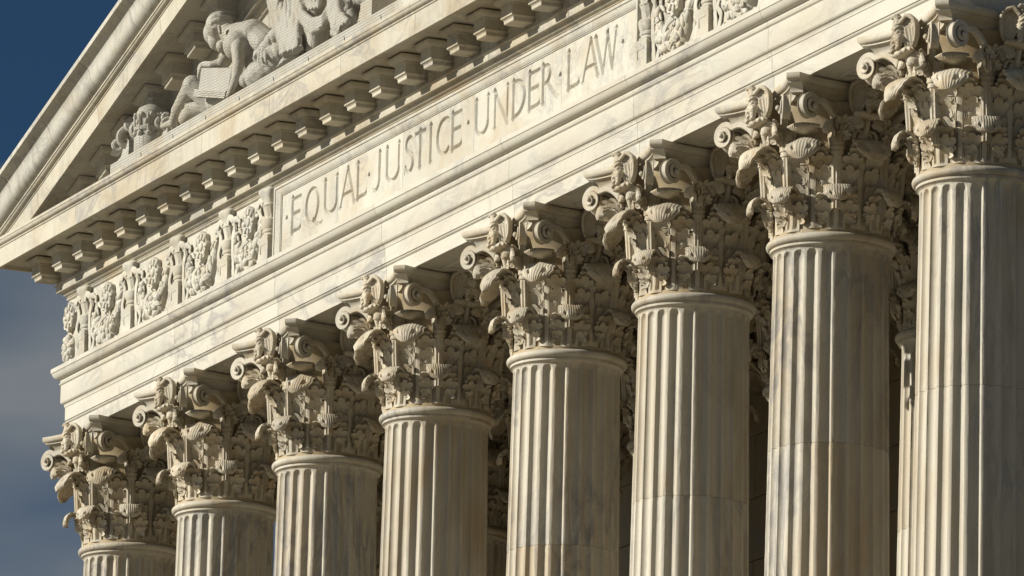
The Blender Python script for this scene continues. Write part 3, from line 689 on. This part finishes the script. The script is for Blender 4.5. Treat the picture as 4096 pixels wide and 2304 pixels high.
RIB_L, RIB_R = ribbons((-1,)), ribbons((1,))
def rosette():
    m = MB(); cz = 4.055; y = -FH
    rings = []
    for (r_, dp) in ((.24, 0), (.25, .09), (.235, .115)):
        rings.append([(r_*(1+.07*math.cos(8*t))*math.cos(t), y-dp, cz+r_*(1+.07*math.cos(8*t))*math.sin(t)) for t in [2*math.pi*k/64 for k in range(64)]])
    for r_, dp in ((.20, .085), (.13, .075), (.10, .095)): rings.append([(r_*math.cos(t), y-dp-.012*math.cos(16*t), cz+r_*math.sin(t)) for t in [2*math.pi*k/64 for k in range(64)]])
    m.loops(rings, False, True)
    m.ell((0, y-.10, cz), (.075, .045, .075), 20, 10)
    for k in range(8):
        a = 2*math.pi*k/8; M3 = Matrix.Rotation(-a, 3, 'Y'); m.ell((.165*math.cos(a), y-.10, cz+.165*math.sin(a)), (.062, .028, .036), 10, 6, M3)
    return m.mesh('rosette', 'frieze', 40)
ROS = rosette()
def fruit(kind):
    m = MB()
    if kind == 0: m.ell((0, 0, 0), (.075, .07, .075), 14, 9); m.ell((0, -.068, 0), (.016, .012, .016), 8, 5)
    if kind == 1: m.ell((0, 0, 0), (.06, .06, .095), 12, 9); m.caps((0, 0, .08), (0, 0, .12), .02, .01, 8)
    if kind == 2:
        for k in range(12):
            a = k*2.4; r_ = .058*math.sqrt(k/12); m.ell((r_*math.cos(a), -.03+.4*r_, r_*math.sin(a)-.01), (.029, .03, .029), 8, 6)
    if kind == 3:
        rings = []
        for k in range(11):
            t = k/10; r_ = .07*math.sin(math.pi*min(.98, t+.02))**.7; rings.append([(r_*(1+.10*math.cos(7*a+t*5))*math.cos(a), r_*(1+.10*math.cos(7*a+t*5))*math.sin(a), -.10+.2*t) for a in [2*math.pi*j/28 for j in range(28)]])
        m.loops(rings)
    if kind == 4:
        for s in (-1, 0, 1):
            m.ell((.03*s, 0, .02), (.022, .03, .10), 8, 8, Matrix.Rotation(.35*s, 3, 'Y'))
    return m.mesh('fruit', 'frieze', 60)
FRUITS = [fruit(k) for k in range(5)]
def bag():
    m = MB(); rings = []
    for i in range(29):
        t = -1+2*i/28; x = .60*math.sin(t*1.45); zc = 3.50+.46*t*t-.06*(1-t*t); hw = .06+.15*(1-t*t); rings.append([(x, -FH, zc-hw), (x, -FH-.05-.10*(1-t*t)*.8, zc-hw*.7), (x, -FH-.06-.12*(1-t*t), zc), (x, -FH-.05-.09*(1-t*t), zc+hw*.7), (x, -FH, zc+hw)])
    m.loops(rings, closed=False); return m.mesh('garland', 'frieze', 60)
BAG = bag()
band = MB(); ribbon(band, [(-.05, 3.78, .05), (-.14, 3.66, .14), (-.13, 3.52, .17), (-.04, 3.40, .17), (.08, 3.30, .11), (.13, 3.25, .06)], .055, .03); BAND = band.mesh('garland_band', 'frieze', 40)
LEAFS = []
for s_g in (1, -1):
    for (x, z, an) in ((.50, 3.92, .5), (.42, 4.0, .9), (.56, 3.80, .2)):
        lf = MB(); lf.ell((x*s_g, -FH-.05, z), (.034, .03, .105), 10, 7, Matrix.Rotation(s_g*an, 3, 'Y')); LEAFS.append(lf.mesh('garland_leaf', 'frieze', 50))
for me_ in [CAND, RIB_L, RIB_R, ROS, BAG, BAND]+LEAFS:
    for v in me_.vertices: v.co.y = -FH+(v.co.y+FH)*.74
def put(name, me, x, parent, y=0, ry=None):
    o = link(name, me, parent, (x-fz.location.x if parent is fz else x, (-fz.location.y if parent is fz else y), (ZA-fz.location.z if parent is fz else 0)))
    return o
cands = [0.0, 2.15, 4.3, 6.45, 8.16, 22.25, 24.25, 26.4, 28.4, LEN]
for x in cands:
    put('candelabrum', CAND, x, fz)
    if x != 22.25: put('ribbon', RIB_L, x, fz)
    if x != 8.16: put('ribbon', RIB_R, x, fz)
slots = []
for k in range(30):
    for _ in range(60):
        t = random.uniform(-1, 1); x = .56*math.sin(t*1.45); zc = 3.50+.46*t*t-.06*(1-t*t); hw = .05+.15*(1-t*t); q = random.uniform(-1, 1); z = zc+q*hw
        o_ = (.075+.13*(1-t*t))*(1-.45*q*q)
        if all((x-a)**2+(z-b)**2 > .0105 for a, b, _o in slots) and abs(x+.09-(z-3.5)*.1) > .0: slots.append((x, z, o_)); break
for gi, gx in enumerate([1.10, 3.22, 5.37, 7.40, 23.22, 25.33, 27.40, 29.48]):
    gl = put('garland', BAG, gx, fz); put('rosette', ROS, gx, fz)
    link('garland_band', BAND, gl); [link('garland_leaf', me_, gl) for me_ in LEAFS]
    rg = random.Random(40+gi)
    for x, z, o_ in slots:
        fr_ = link('fruit', FRUITS[rg.choice([0, 0, 1, 1, 2, 3, 4])], gl, (x+rg.uniform(-.01, .01), -FH-o_*.56, z)); fr_.rotation_euler = (rg.uniform(-.4, .4), rg.uniform(-1.5, 1.5), 0); sc = rg.uniform(.85, 1.15); fr_.scale = (sc, sc*.85, sc)
put('rosette', ROS, -.70, fz)
cg = MB(); cg.ell((-.72, -FH, 3.50), (.19, .10, .25), 16, 10); cgo = rel(MB(), fz) if False else link('garland', cg.mesh('garland', 'frieze', 60), fz, (-fz.location.x, -fz.location.y, ZA-fz.location.z))
rg = random.Random(91)
for k in range(16):
    an = k*2.4; q = math.sqrt(k/16); fr_ = link('fruit', FRUITS[rg.choice([0, 0, 1, 1, 3])], cgo, (-.74+.17*q*math.cos(an), -FH-.085*(1-.5*q*q), 3.50+.24*q*math.sin(an))); fr_.rotation_euler = (rg.uniform(-.3, .3), rg.uniform(-1.5, 1.5), 0); fr_.scale = (.95, .8, .95)
# side of the corner: rosette, ribbon and garland that project past the left edge
sd = link('side_relief', BAG, fz, (-fz.location.x, 1.10-fz.location.y, ZA-fz.location.z), R(-90)); link('rosette', ROS, sd); link('ribbon', RIB_L, sd, (1.1, 0, 0))
rg = random.Random(77)
for x, z, o_ in slots:
    fr_ = link('fruit', FRUITS[rg.choice([0, 0, 1, 1, 3])], sd, (x, -FH-o_*.56, z)); fr_.rotation_euler = (0, rg.uniform(-1.5, 1.5), 0)

# ================================================================== horizontal cornice
cn = thing('cornice', 'projecting marble cornice with a row of bracket blocks below the gable', 'cornice', (MID, -1.0, ZA+4.37))
PBED = [(.35, 4.374), (.918, 4.374)]+bead(.925, 4.378, 4.428, .027)+[(.945, 4.434), (.950, 4.452)]+arc(.950, 4.452, 1.010, 4.505, False, 5)+[(1.012, 4.507), (1.026, 4.512), (1.026, 4.519), (1.088, 4.521), (1.090, 4.525), (1.090, 4.622), (1.094, 4.625), (1.118, 4.632), (1.124, 4.642), (1.118, 4.652), (1.094, 4.660), (1.090, 4.664), (1.090, 4.765), (1.098, 4.772), (1.104, 4.79), (1.112, 4.80), (1.112, 5.082), (.35, 5.082)]
PCOR = [(.35, 5.084), (1.835, 5.084), (1.838, 5.020), (1.885, 5.020), (1.885, 5.340), (1.90, 5.345), (1.905, 5.358), (1.90, 5.372)]+arc(1.90, 5.374, 1.958, 5.428, False, 6)+[(1.962, 5.434), (1.972, 5.440), (1.972, 5.484), (1.966, 5.489), (.35, 5.56)]
jx = [None, 1.9, 4.75, 7.6, 10.45, 13.3, 16.15, 19.0, 21.85, 24.7, 27.5, None]
def blocks(prof, joints, name, mat, thing_, off=0):
    for a, b in zip(joints[:-1], joints[1:]):
        m_ = MB(); st = [sideL(8.5), cornerL, front(b+off-J)] if a is None else ([front(a+off+J), cornerR, sideR(8.5)] if b is None else [front(a+off+J), front(b+off-J)])
        m_.sweep(prof, st); rel(m_, thing_).obj(name, mat, thing_, 28)
blocks(PBED, jx, 'bed_moulding', 'corn', cn, .9)
blocks(PCOR, jx, 'corona_block', 'corn', cn)
MODP = [(.160, 1.415, 4.700), (.168, 1.428, 4.710), (.170, 1.430, 4.755), (.176, 1.436, 4.758), (.178, 1.438, 4.764), (.186, 1.448, 4.774), (.198, 1.464, 4.780), (.203, 1.470, 4.785), (.203, 1.472, 4.800), (.198, 1.466, 4.803), (.198, 1.466, 4.944), (.212, 1.482, 4.950), (.212, 1.482, 4.968), (.222, 1.492, 4.972), (.246, 1.522, 4.984), (.270, 1.552, 5.008), (.282, 1.566, 5.034), (.286, 1.570, 5.056), (.272, 1.556, 5.058), (.235, 1.52, 5.059), (.235, 1.52, 5.0835)]
def modillion(shear=0.0, zlow=None):
    m = MB(); rings = []
    for hw, yf, z in MODP:
        rings.append([(-hw, -1.095, z-hw*shear), (-hw, -yf, z-hw*shear), (hw, -yf, z+hw*shear), (hw, -1.095, z+hw*shear)])
    m.loops(rings); return m
MOD = modillion().mesh('bracket_block', 'corn', 30)
for k in range(33):
    x = -1.066+.9807*k
    link('bracket_block', MOD, cn, (x-cn.location.x, -cn.location.y, ZA-cn.location.z))
# the bracket blocks along the left return
for k in range(3):
    link('bracket_block', MOD, cn, (-cn.location.x, .08+.98*k-cn.location.y, ZA-cn.location.z), R(-90))

# ================================================================== gable (raking cornice)
AL = R(17.25); TA = math.tan(AL)
def zfb(x): return 7.721+(x-6.722)*TA
gb = thing('gable_cornice', 'sloping marble gable cornice with gutter moulding against the blue sky', 'cornice', (MID, -1.2, ZA+5.5))
ca, sa = math.cos(AL), math.sin(AL)
X0, Z0 = -3.2, zfb(-3.2)
def rake(s): return lambda h, p: (X0+s*ca-p*sa, -h, Z0+s*sa+p*ca+ZA)
SEND = (MID-X0)/ca
def clip(mb, zmin):
    bm = bmesh.new(); vs_ = [bm.verts.new(v) for v in mb.V]
    for f in mb.F:
        try: bm.faces.new([vs_[i] for i in f])
        except ValueError: pass
    bmesh.ops.bisect_plane(bm, geom=bm.verts[:]+bm.edges[:]+bm.faces[:], plane_co=(0, 0, zmin), plane_no=(0, 0, -1), clear_outer=True)
    ed = [e for e in bm.edges if e.is_boundary]
    if ed: bmesh.ops.holes_fill(bm, edges=ed)
    bm.verts.index_update(); mb.V = [tuple(v.co) for v in bm.verts]; mb.F = [tuple(v.index for v in f.verts) for f in bm.faces]; bm.free(); return mb
def mirror(mb): mb.V = [(2*MID-x, y, z) for x, y, z in mb.V]; return mb
PRC = [(.55, .0615), (1.835, .0615), (1.838, 0), (1.885, 0), (1.885, .322), (1.898, .327), (1.903, .340), (1.898, .352)]+arc(1.898, .354, 1.968, .398, False, 6)+[(1.972, .403), (1.986, .406), (1.986, .434), (1.972, .436), (.55, .436)]
PSI = [(.55, .438), (1.978, .438)]
for k in range(13):
    t = k/12; PSI.append((1.982+.318*t, .440+.43*(t+.145*math.sin(2*math.pi*t)*1.0)))
PSI = [(.55, .438), (1.976, .438)]+[(1.982+.300*(k/14+.12*math.sin(2*math.pi*k/14)), .440+.432*(k/14-.07*math.sin(2*math.pi*k/14))) for k in range(15)]+[(2.318, .873), (2.318, .958), (2.31, .962), (.55, .975)]
for nm, pr, mat, js, o0 in (('raking_corona', PRC, 'corn', 2.9, .55), ('gutter_moulding', PSI, 'sima', 1.93, .95)):
    s = -0.3
    cuts = [0]+[o0+js*k for k in range(20) if o0+js*k < SEND-.4]+[SEND]
    for a, b in zip(cuts[:-1], cuts[1:]):
        for mir in (False, True):
            m_ = MB()
            last = (lambda h, p: (MID, -h, zfb(MID)+p/ca+ZA)) if b == SEND else rake(b-.004)
            m_.sweep(pr, [rake(a+.004), last])
            if min(v[2] for v in m_.V) < 5.486+ZA:
                if max(v[2] for v in m_.V) < 5.5+ZA: continue
                clip(m_, 5.486+ZA)
            if mir: mirror(m_)
            rel(m_, gb).obj(nm, mat, gb, 28)
# bed moulding, bracket blocks and back wall of the gable
def shear_st(x): return lambda h, z: (x, -h, z+zfb(x)-5.020+ZA)
PBR = [(.60, 4.374), (.918, 4.374)]+[(h, z) for h, z in PBED[2:-1]]+[(.60, 5.082)]
PBR = [(h, z-.0) for h, z in PBR]
for mir in (False, True):
    xs = [-2.0, 1.4, 4.3, 7.2, 10.1, 13.0, MID]
    for a, b in zip(xs[:-1], xs[1:]):
        m_ = MB(); m_.sweep(PBR, [shear_st(a+.003), shear_st(b-.003)])
        if min(v[2] for v in m_.V) < 5.5+ZA:
            if max(v[2] for v in m_.V) < 5.6+ZA: continue
            clip(m_, 5.5+ZA)
        if mir: mirror(m_)
        rel(m_, gb).obj('bed_moulding', 'corn', gb, 28)
for k in range(17):
    x = -1.066+.9807*k
    for mir in (False, True):
        if x > MID-.3 and mir: continue
        m_ = modillion(TA); m_.V = [(vx+x, vy, vz+zfb(x)-5.020+ZA) for vx, vy, vz in m_.V]
        zt_ = max(v[2] for v in m_.V)
        if zt_ < 5.62+ZA: continue
        if min(v[2] for v in m_.V) < 5.50+ZA: clip(m_, 5.50+ZA)
        if mir: mirror(m_)
        rel(m_, gb).obj('bracket_block', 'corn', gb, 30)
m_ = MB(); zt1 = zfb(MID)-.05
m_.add([(-.4, -.90, 5.4+ZA), (LEN+.4, -.90, 5.4+ZA), (MID, -.90, zt1+ZA), (-.4, -.55, 5.4+ZA), (LEN+.4, -.55, 5.4+ZA), (MID, -.55, zt1+ZA)], [(0, 1, 2), (3, 5, 4), (0, 3, 4, 1), (1, 4, 5, 2), (2, 5, 3, 0)])
rel(m_, gb).obj('gable_wall', 'corn', gb, smooth=False)
rf = MB(); zr = lambda x: zfb(x)+.9+ZA
rf.add([(-1.8, -.56, 5.6+ZA), (MID, -.56, zr(MID)), (LEN+1.8, -.56, 5.6+ZA), (-1.8, 40, 5.6+ZA), (MID, 40, zr(MID)), (LEN+1.8, 40, 5.6+ZA)], [(0, 1, 2), (3, 5, 4), (0, 3, 4, 1), (1, 4, 5, 2), (0, 2, 5, 3)])
tag(rf.obj('roof', 'sima', smooth=False), 'pale stone roof slopes behind the gable', 'roof')

# ================================================================== sculpture on the cornice
PL = thing('sculpture_ledge', 'low stone ledge under the gable sculpture', 'ledge', (9, -1.3, ZA+5.5))
m_ = MB(); m_.loops([[(3.12, -.915, 5.52+ZA), (3.12, -1.75, 5.485+ZA), (MID+12, -1.75, 5.485+ZA), (MID+12, -.915, 5.52+ZA)], [(3.12, -.915, 5.785+ZA), (3.12, -1.75, 5.785+ZA), (MID+12, -1.75, 5.785+ZA), (MID+12, -.915, 5.785+ZA)], [(3.14, -.915, 5.80+ZA), (3.14, -1.735, 5.80+ZA), (MID+12, -1.735, 5.80+ZA), (MID+12, -.915, 5.80+ZA)]])
rel(m_, PL).obj('ledge_slab', 'statue', PL, smooth=False)

FX = 28873.09
def at(px, py, y):            # point at depth y on the sight line of a photo pixel (4096 wide)
    dv = fw+r2*((px-2048)/FX)-u2*((py-1152)/FX); o = co.matrix_world.translation; t = (y-o.y)/dv.y; p = o+dv*t; return (p.x, p.y, p.z)
Qp = lambda a, b, y: at(620+a/4.287, b/4.287, y)
Gp = lambda a, b, y: at(1024+a/2.5156, b/2.5156, y)
Ap = lambda a, b, y: at(a/2.5156, b/2.5156, y)
LZ = 5.80+ZA
def drop(p, z=LZ): return (p[0], p[1], z)
# ---- reader with an open book
rd = thing('reader_statue', 'stone statue of a bare-shouldered youth bending over an open book', 'statue', drop(Ap(2300, 1000, -1.45)))
m = MB(); yh = -1.50
hc = Qp(1110, 500, yh)
m.ell(Qp(1105, 440, yh), (.225, .225, .235), 18, 14); m.ell(Qp(1000, 560, yh), (.165, .165, .20), 16, 12)
m.ell(Qp(1060, 690, yh), (.145, .145, .17), 16, 10); m.ell(Qp(1150, 790, yh), (.10, .10, .11), 14, 10); m.ell(Qp(1130, 850, yh), (.06, .06, .06))
m.caps(Qp(905, 560, yh-.02), Qp(935, 575, yh-.10), .035, .03); m.caps(Qp(915, 600, yh-.01), Qp(925, 690, yh-.03), .028, .042); m.ell(Qp(985, 755, yh-.02), (.045, .045, .03)); m.ell(Qp(1030, 800, yh-.02), (.042, .042, .027))
m.caps(Qp(1100, 460, yh-.20), Qp(1120, 570, yh-.19), .032, .028); m.ell(Qp(1110, 500, yh-.19), (.03, .03, .07))
m.caps(Qp(1250, 560, yh+.02), Qp(1420, 720, -1.38), .15, .18)
m.caps(Qp(1430, 640, -1.36), Qp(1680, 620, -1.20), .24, .26); m.caps(Qp(1440, 780, -1.40), Qp(1600, 800, -1.22), .26, .28)
m.caps(Qp(1680, 600, -1.18), Qp(1900, 760, -1.08), .26, .24); m.caps(Qp(1600, 850, -1.2), Qp(1650, 1250, -1.2), .24, .22)
m.caps(Qp(1430, 800, -1.48), Qp(1430, 1080, -1.50), .115, .10); m.caps(Qp(1430, 1080, -1.50), Qp(1390, 1330, -1.60), .10, .075); m.caps(Qp(1390, 1330, -1.60), Ap(2330, 900, -1.68), .07, .06)
for k in range(4): m.caps(Ap(2325-k*4, 880+k*18, -1.69), Ap(2290-k*3, 930+k*16, -1.70), .024, .02)
m.caps(Qp(1300, 800, -1.25), Qp(1150, 1080, -1.45), .12, .09); m.caps(Qp(1150, 1080, -1.45), Qp(980, 1110, -1.58), .085, .06); m.caps(Qp(980, 1110, -1.58), Qp(840, 1100, -1.64), .06, .05)
for k in range(4): m.caps(Qp(820, 1090, -1.66), Qp(770-k*8, 1120+k*55, -1.67), .035, .028); m.caps(Qp(770-k*8, 1120+k*55, -1.67), Qp(745+k*2, 1180+k*55, -1.66), .03, .024)
# legs
m.caps(Ap(2150, 1040, -1.30), Ap(1940, 860, -1.60), .20, .17); m.caps(Ap(1940, 860, -1.60), Ap(1780, 1120, -1.58), .155, .10); m.caps(Ap(1780, 1120, -1.58), Ap(1740, 1230, -1.60), .09, .075); m.caps(Ap(1740, 1235, -1.60), Ap(1640, 1270, -1.66), .075, .05)
m.caps(Ap(2200, 1050, -1.20), Ap(1960, 1080, -1.45), .22, .16); m.caps(Ap(1960, 1080, -1.45), Ap(1860, 1200, -1.50), .14, .11)
m.caps(Ap(2250, 1020, -1.30), Ap(2480, 900, -1.15), .30, .32)
hq = Vector(Qp(1160, 380, yh))
def skin(p, n_): return .004*mnoise.noise(p*9)+(.010*math.sin(p.z*60+4*mnoise.noise(p*6)) if (p-hq).length < .24 and p.x > hq.x-.02 else 0)
me = remeshed('body', m, 'statue', .017, 2, skin); me.transform(Matrix.Translation(-rd.location)); link('body', me, rd)
# book: cover and page block
m = MB(); bt = [Qp(800, 1165, -1.72), Qp(1340, 1160, -1.60), Ap(2290, 985, -1.60), Ap(1990, 985, -1.72)]
nrm = (Vector(bt[1])-Vector(bt[0])).cross(Vector(bt[3])-Vector(bt[0])).normalized(); 
if nrm.x < 0: nrm = -nrm
m.loops([[tuple(Vector(p)-nrm*.05) for p in bt], [tuple(Vector(p)) for p in bt], [tuple(Vector(p)*.96+sum((Vector(q) for q in bt), Vector())*.01+nrm*.015) for p in bt]])
rel(m, rd).obj('book_cover', 'statue', rd, 25)
m = MB(); a0, a1 = Vector(Ap(1985, 900, -1.74)), Vector(Ap(2300, 915, -1.62)); b0, b1 = Vector(Ap(1975, 975, -1.75)), Vector(Ap(2285, 995, -1.63))
for k in range(4):
    t0, t1 = k/4+.01, (k+1)/4-.03; q = [a0.lerp(b0, t0), a1.lerp(b1, t0), a1.lerp(b1, t1), a0.lerp(b0, t1)]; m.loops([[tuple(v-nrm*.04) for v in q], [tuple(v+nrm*(.05+.006*(k % 2))) for v in q]])
rel(m, rd).obj('book_pages', 'statue', rd, 25)
# ---- robed seated figure, lower half in the frame
rs = thing('robed_statue', 'stone statue of a seated robed figure with heavy hanging folds', 'statue', drop(Gp(600, 350, -1.4)))
m = MB()
m.caps(Gp(280, -160, -1.15), Gp(380, 420, -1.30), .34, .26); m.caps(Gp(600, -160, -1.10), Gp(620, 200, -1.20), .42, .34); m.caps(Gp(380, 420, -1.3), Gp(420, 560, -1.35), .22, .20); m.caps(Gp(640, 150, -1.2), Gp(600, 470, -1.3), .30, .16)
for k in range(7):
    t = k/6; x0 = 190+t*230; m.tube([Gp(x0+20*math.sin(k), -120, -1.36-.1*math.sin(k*2.1)), Gp(x0-10+30*t, 120, -1.48), Gp(250+t*170, 350, -1.55), Gp(275+t*160, 560-60*t, -1.60-.03*(k % 2))], [.05, .06, .065, .075], 10)
for k in range(6):
    t = k/5; m.tube([Gp(430-20*t, -60+60*t, -1.45), Gp(470, 130+75*t, -1.55), Gp(570, 215+105*t, -1.62), Gp(680, 175+85*t, -1.58), Gp(760, 30+80*t, -1.48)], [.045, .055, .06, .055, .045], 10)
m.caps(Gp(560, -120, -1.3), Gp(585, 40, -1.5), .13, .11)
for k in range(4): m.caps(Gp(520+k*38, 0, -1.55), Gp(535+k*30, 95-8*k, -1.60), .045, .035)
m.caps(Gp(900, -150, -1.2), Gp(880, 160, -1.35), .30, .24)
for k in range(5):
    t = k/4; m.tube([Gp(745+t*60, -100, -1.45), Gp(750+t*90, 120, -1.52), Gp(790+t*140, 320-t*95, -1.60)], [.05, .06, .05], 10)
m.caps(Gp(900, 140, -1.35), Gp(960, 205, -1.40), .18, .10); m.caps(Gp(980, -140, -1.2), Gp(1160, -40, -1.15), .28, .2); m.caps(Gp(1130, -60, -1.2), Gp(1280, -80, -1.2), .2, .2)
m.caps(Gp(800, 330, -1.58), Gp(830, 350, -1.66), .09, .06)
pt = Vector(Gp(600, -160, -1.10))
m.caps(pt, pt+Vector((-.25, -.02, .85)), .44, .34); m.caps(pt+Vector((-.25, -.02, .95)), pt+Vector((-.27, -.05, 1.25)), .14, .12); m.ell(pt+Vector((-.29, -.10, 1.42)), (.19, .20, .25), 14, 10)
m.caps(pt+Vector((-.5, -.1, .85)), pt+Vector((-.75, -.3, .3)), .17, .13); m.caps(pt+Vector((-.75, -.3, .3)), Vector(Qp(2330, 330, -1.28)), .13, .14); m.caps(pt+Vector((.1, -.1, .85)), pt+Vector((.35, -.25, .25)), .17, .13); m.caps(pt+Vector((.35, -.25, .25)), Vector(Gp(560, -120, -1.3)), .12, .11)
# forearm and hand resting towards the reader, foot below the hem
m.caps(Qp(2330, 330, -1.28), Qp(2000, 720, -1.42), .17, .13); m.caps(Qp(2000, 720, -1.42), Qp(1830, 880, -1.50), .11, .10)
for k in range(4): m.caps(Qp(1730+k*55, 880, -1.55), Qp(1700+k*65, 1000+10*k, -1.60), .035, .03); m.caps(Qp(1700+k*65, 1000+10*k, -1.60), Qp(1735+k*62, 1080, -1.58), .03, .022)
m.caps(Qp(2380, 960, -1.50), Qp(2180, 1080, -1.62), .10, .06)
for k in range(3): m.caps(Qp(2200-k*30, 1060+25*k, -1.64), Qp(2130-k*15, 1105+18*k, -1.68), .032, .026)
m.caps(Qp(2150, 1000, -1.30), Qp(1750, 1330, -1.45), .26, .20); m.caps(Qp(1750, 1250, -1.40), Qp(1600, 1380, -1.5), .2, .15)
def folds(p, n_): return -.05*max(0, .25-abs(mnoise.noise(Vector((p.x*4.2, p.y*4.2, p.z*1.3)))))*1.6+.004*mnoise.noise(p*11)
me = remeshed('robe', m, 'statue', .018, 1, folds); me.transform(Matrix.Translation(-rs.location)); link('robe', me, rs)
m = MB(); q = Gp(1085, 200, -1.62); m.box(q[0]-.05, q[0]+.40, -1.66, -1.0, LZ-.002, LZ+.34); rel(m, rs).obj('seat_block', 'statue', rs, smooth=False)
# ---- domed vessel and scrollwork by the corner of the gable
ub = Ap(1515, 1330, -1.42); ur = thing('domed_urn', 'small domed stone vessel with knob finial on the gable ledge', 'urn', (ub[0], ub[1], LZ))
hU = ub[2]-LZ
UR = 1.32; m = MB(); m.lathe([(UR*a_, z_) for a_, z_ in [(.19, 0), (.20, .05), (.20, hU-.12), (.185, hU-.08), (.18, hU-.02), (.205, hU), (.21, hU+.05), (.185, hU+.07), (.19, hU+.20), (.20, hU+.22), (.20, hU+.26), (.185, hU+.30), (.15, hU+.39), (.08, hU+.44), (.05, hU+.45)]], 36)
m.obj('vessel', 'statue', ur)
m = MB(); m.lathe([(.05, hU+.45), (.055, hU+.49), (.03, hU+.50), (.028, hU+.53), (.045, hU+.55), (.045, hU+.58), (.025, hU+.60), (.028, hU+.63), (.012, hU+.67)], 16); m.obj('finial', 'statue', ur)
for k in range(10):
    a = 2*math.pi*k/10
    m = MB(); m.caps((.25*math.cos(a+.15), .25*math.sin(a+.15), hU-.06), (.257*math.cos(a+.1), .257*math.sin(a+.1), hU+.24), .03, .03, 8); m.ell((.257*math.cos(a), .257*math.sin(a), hU+.13), (.045, .045, .055), 10, 7); m.ell((.264*math.cos(a+.3), .264*math.sin(a+.3), hU+.245), (.04, .04, .045), 8, 6); m.ell((.25*math.cos(a+.15), .25*math.sin(a+.15), hU-.06), (.05, .05, .05), 8, 6); m.obj('knob', 'statue', ur)
def scrollwork(c, label, sc, flip):
    o = thing('scroll_ornament', label, 'ornament', (c[0], c[1], LZ)); hz = c[2]-LZ
    for (dx, dz, r_, st) in ((0, 0, .15, 0), (.16*flip, .07, .09, 2), (-.15*flip, -.06, .08, 4), (.05*flip, .15, .07, 1)):
        m = MB(); pts = []
        for k in range(40):
            t = k/39; an = st+t*7.5; rr = r_*sc*(1-.75*t); pts.append((dx*sc+.4*rr*math.cos(an), .917*rr*math.cos(an)+dx*.5*sc, hz+dz*sc+rr*math.sin(an)))
        m.tube(pts, [.052*sc*(1-.4*k/39) for k in range(40)], 9); m.obj('scroll', 'statue', o)
    m = MB(); m.loops([[(-.20*sc, -.1, 0), (.20*sc, -.1, 0), (.20*sc, .12, 0), (-.20*sc, .12, 0)], [(-.13*sc, -.05, hz*.55), (.13*sc, -.05, hz*.55), (.13*sc, .06, hz*.55), (-.13*sc, .06, hz*.55)], [(-.05*sc, -.02, hz-.02), (.05*sc, -.02, hz-.02), (.05*sc, .03, hz-.02), (-.05*sc, .03, hz-.02)]]); m.obj('scroll_base', 'statue', o, smooth=False)
scrollwork(Ap(1290, 1400, -1.50), 'pierced scroll carving at the narrow end of the gable ledge', 1.4, 1)
scrollwork(Ap(1690, 1260, -1.50), 'curled scroll carving between the vessel and the reader statue', .85, -1)
# ---- small net hooks along the cornice edge
for k in range(9):
    h_ = MB(); x = 3.6+1.42*k; h_.tube([(0, 0, 0), (0, -.004, .05), (.004, -.01, .075), (.012, -.02, .08)], .006, 6)
    o = h_.obj('net_hook', 'metal', cn, loc=(x-cn.location.x, -1.93-cn.location.y, ZA+5.486-cn.location.z))

# ---- bird net stretched across the gable opening: fine wires in front of the sculpture
net = MB(); YN = -1.86; ws, wt = .046, .0034; zlo = 5.492
k = 0; xs0 = (zlo-7.721)/TA+6.722
while xs0+k*ws < MID:
    x = xs0+k*ws; zt_ = zfb(x)+.03
    if zt_-zlo > .03: net.add([(x, YN, zlo+ZA), (x+wt, YN, zlo+ZA), (x+wt, YN, zt_+ZA), (x, YN, zt_+ZA)], [(0, 1, 2, 3)])
    k += 1
k = 0
while zlo+k*ws < zfb(MID):
    z = zlo+k*ws; xl = (z-.03-7.721)/TA+6.722
    if xl < MID: net.add([(xl, YN-.001, z+ZA), (MID, YN-.001, z+ZA), (MID, YN-.001, z+wt+ZA), (xl, YN-.001, z+wt+ZA)], [(0, 1, 2, 3)])
    k += 1
mn = bpy.data.materials.new('net_wire'); mn.use_nodes = True; q_ = mn.node_tree.nodes['Principled BSDF']; q_.inputs['Base Color'].default_value = (.016, .013, .009, 1); q_.inputs['Roughness'].default_value = .8
o = net.obj('bird_net', mn, smooth=False); tag(o, 'fine dark bird net stretched across the gable opening', 'net', kind='stuff')
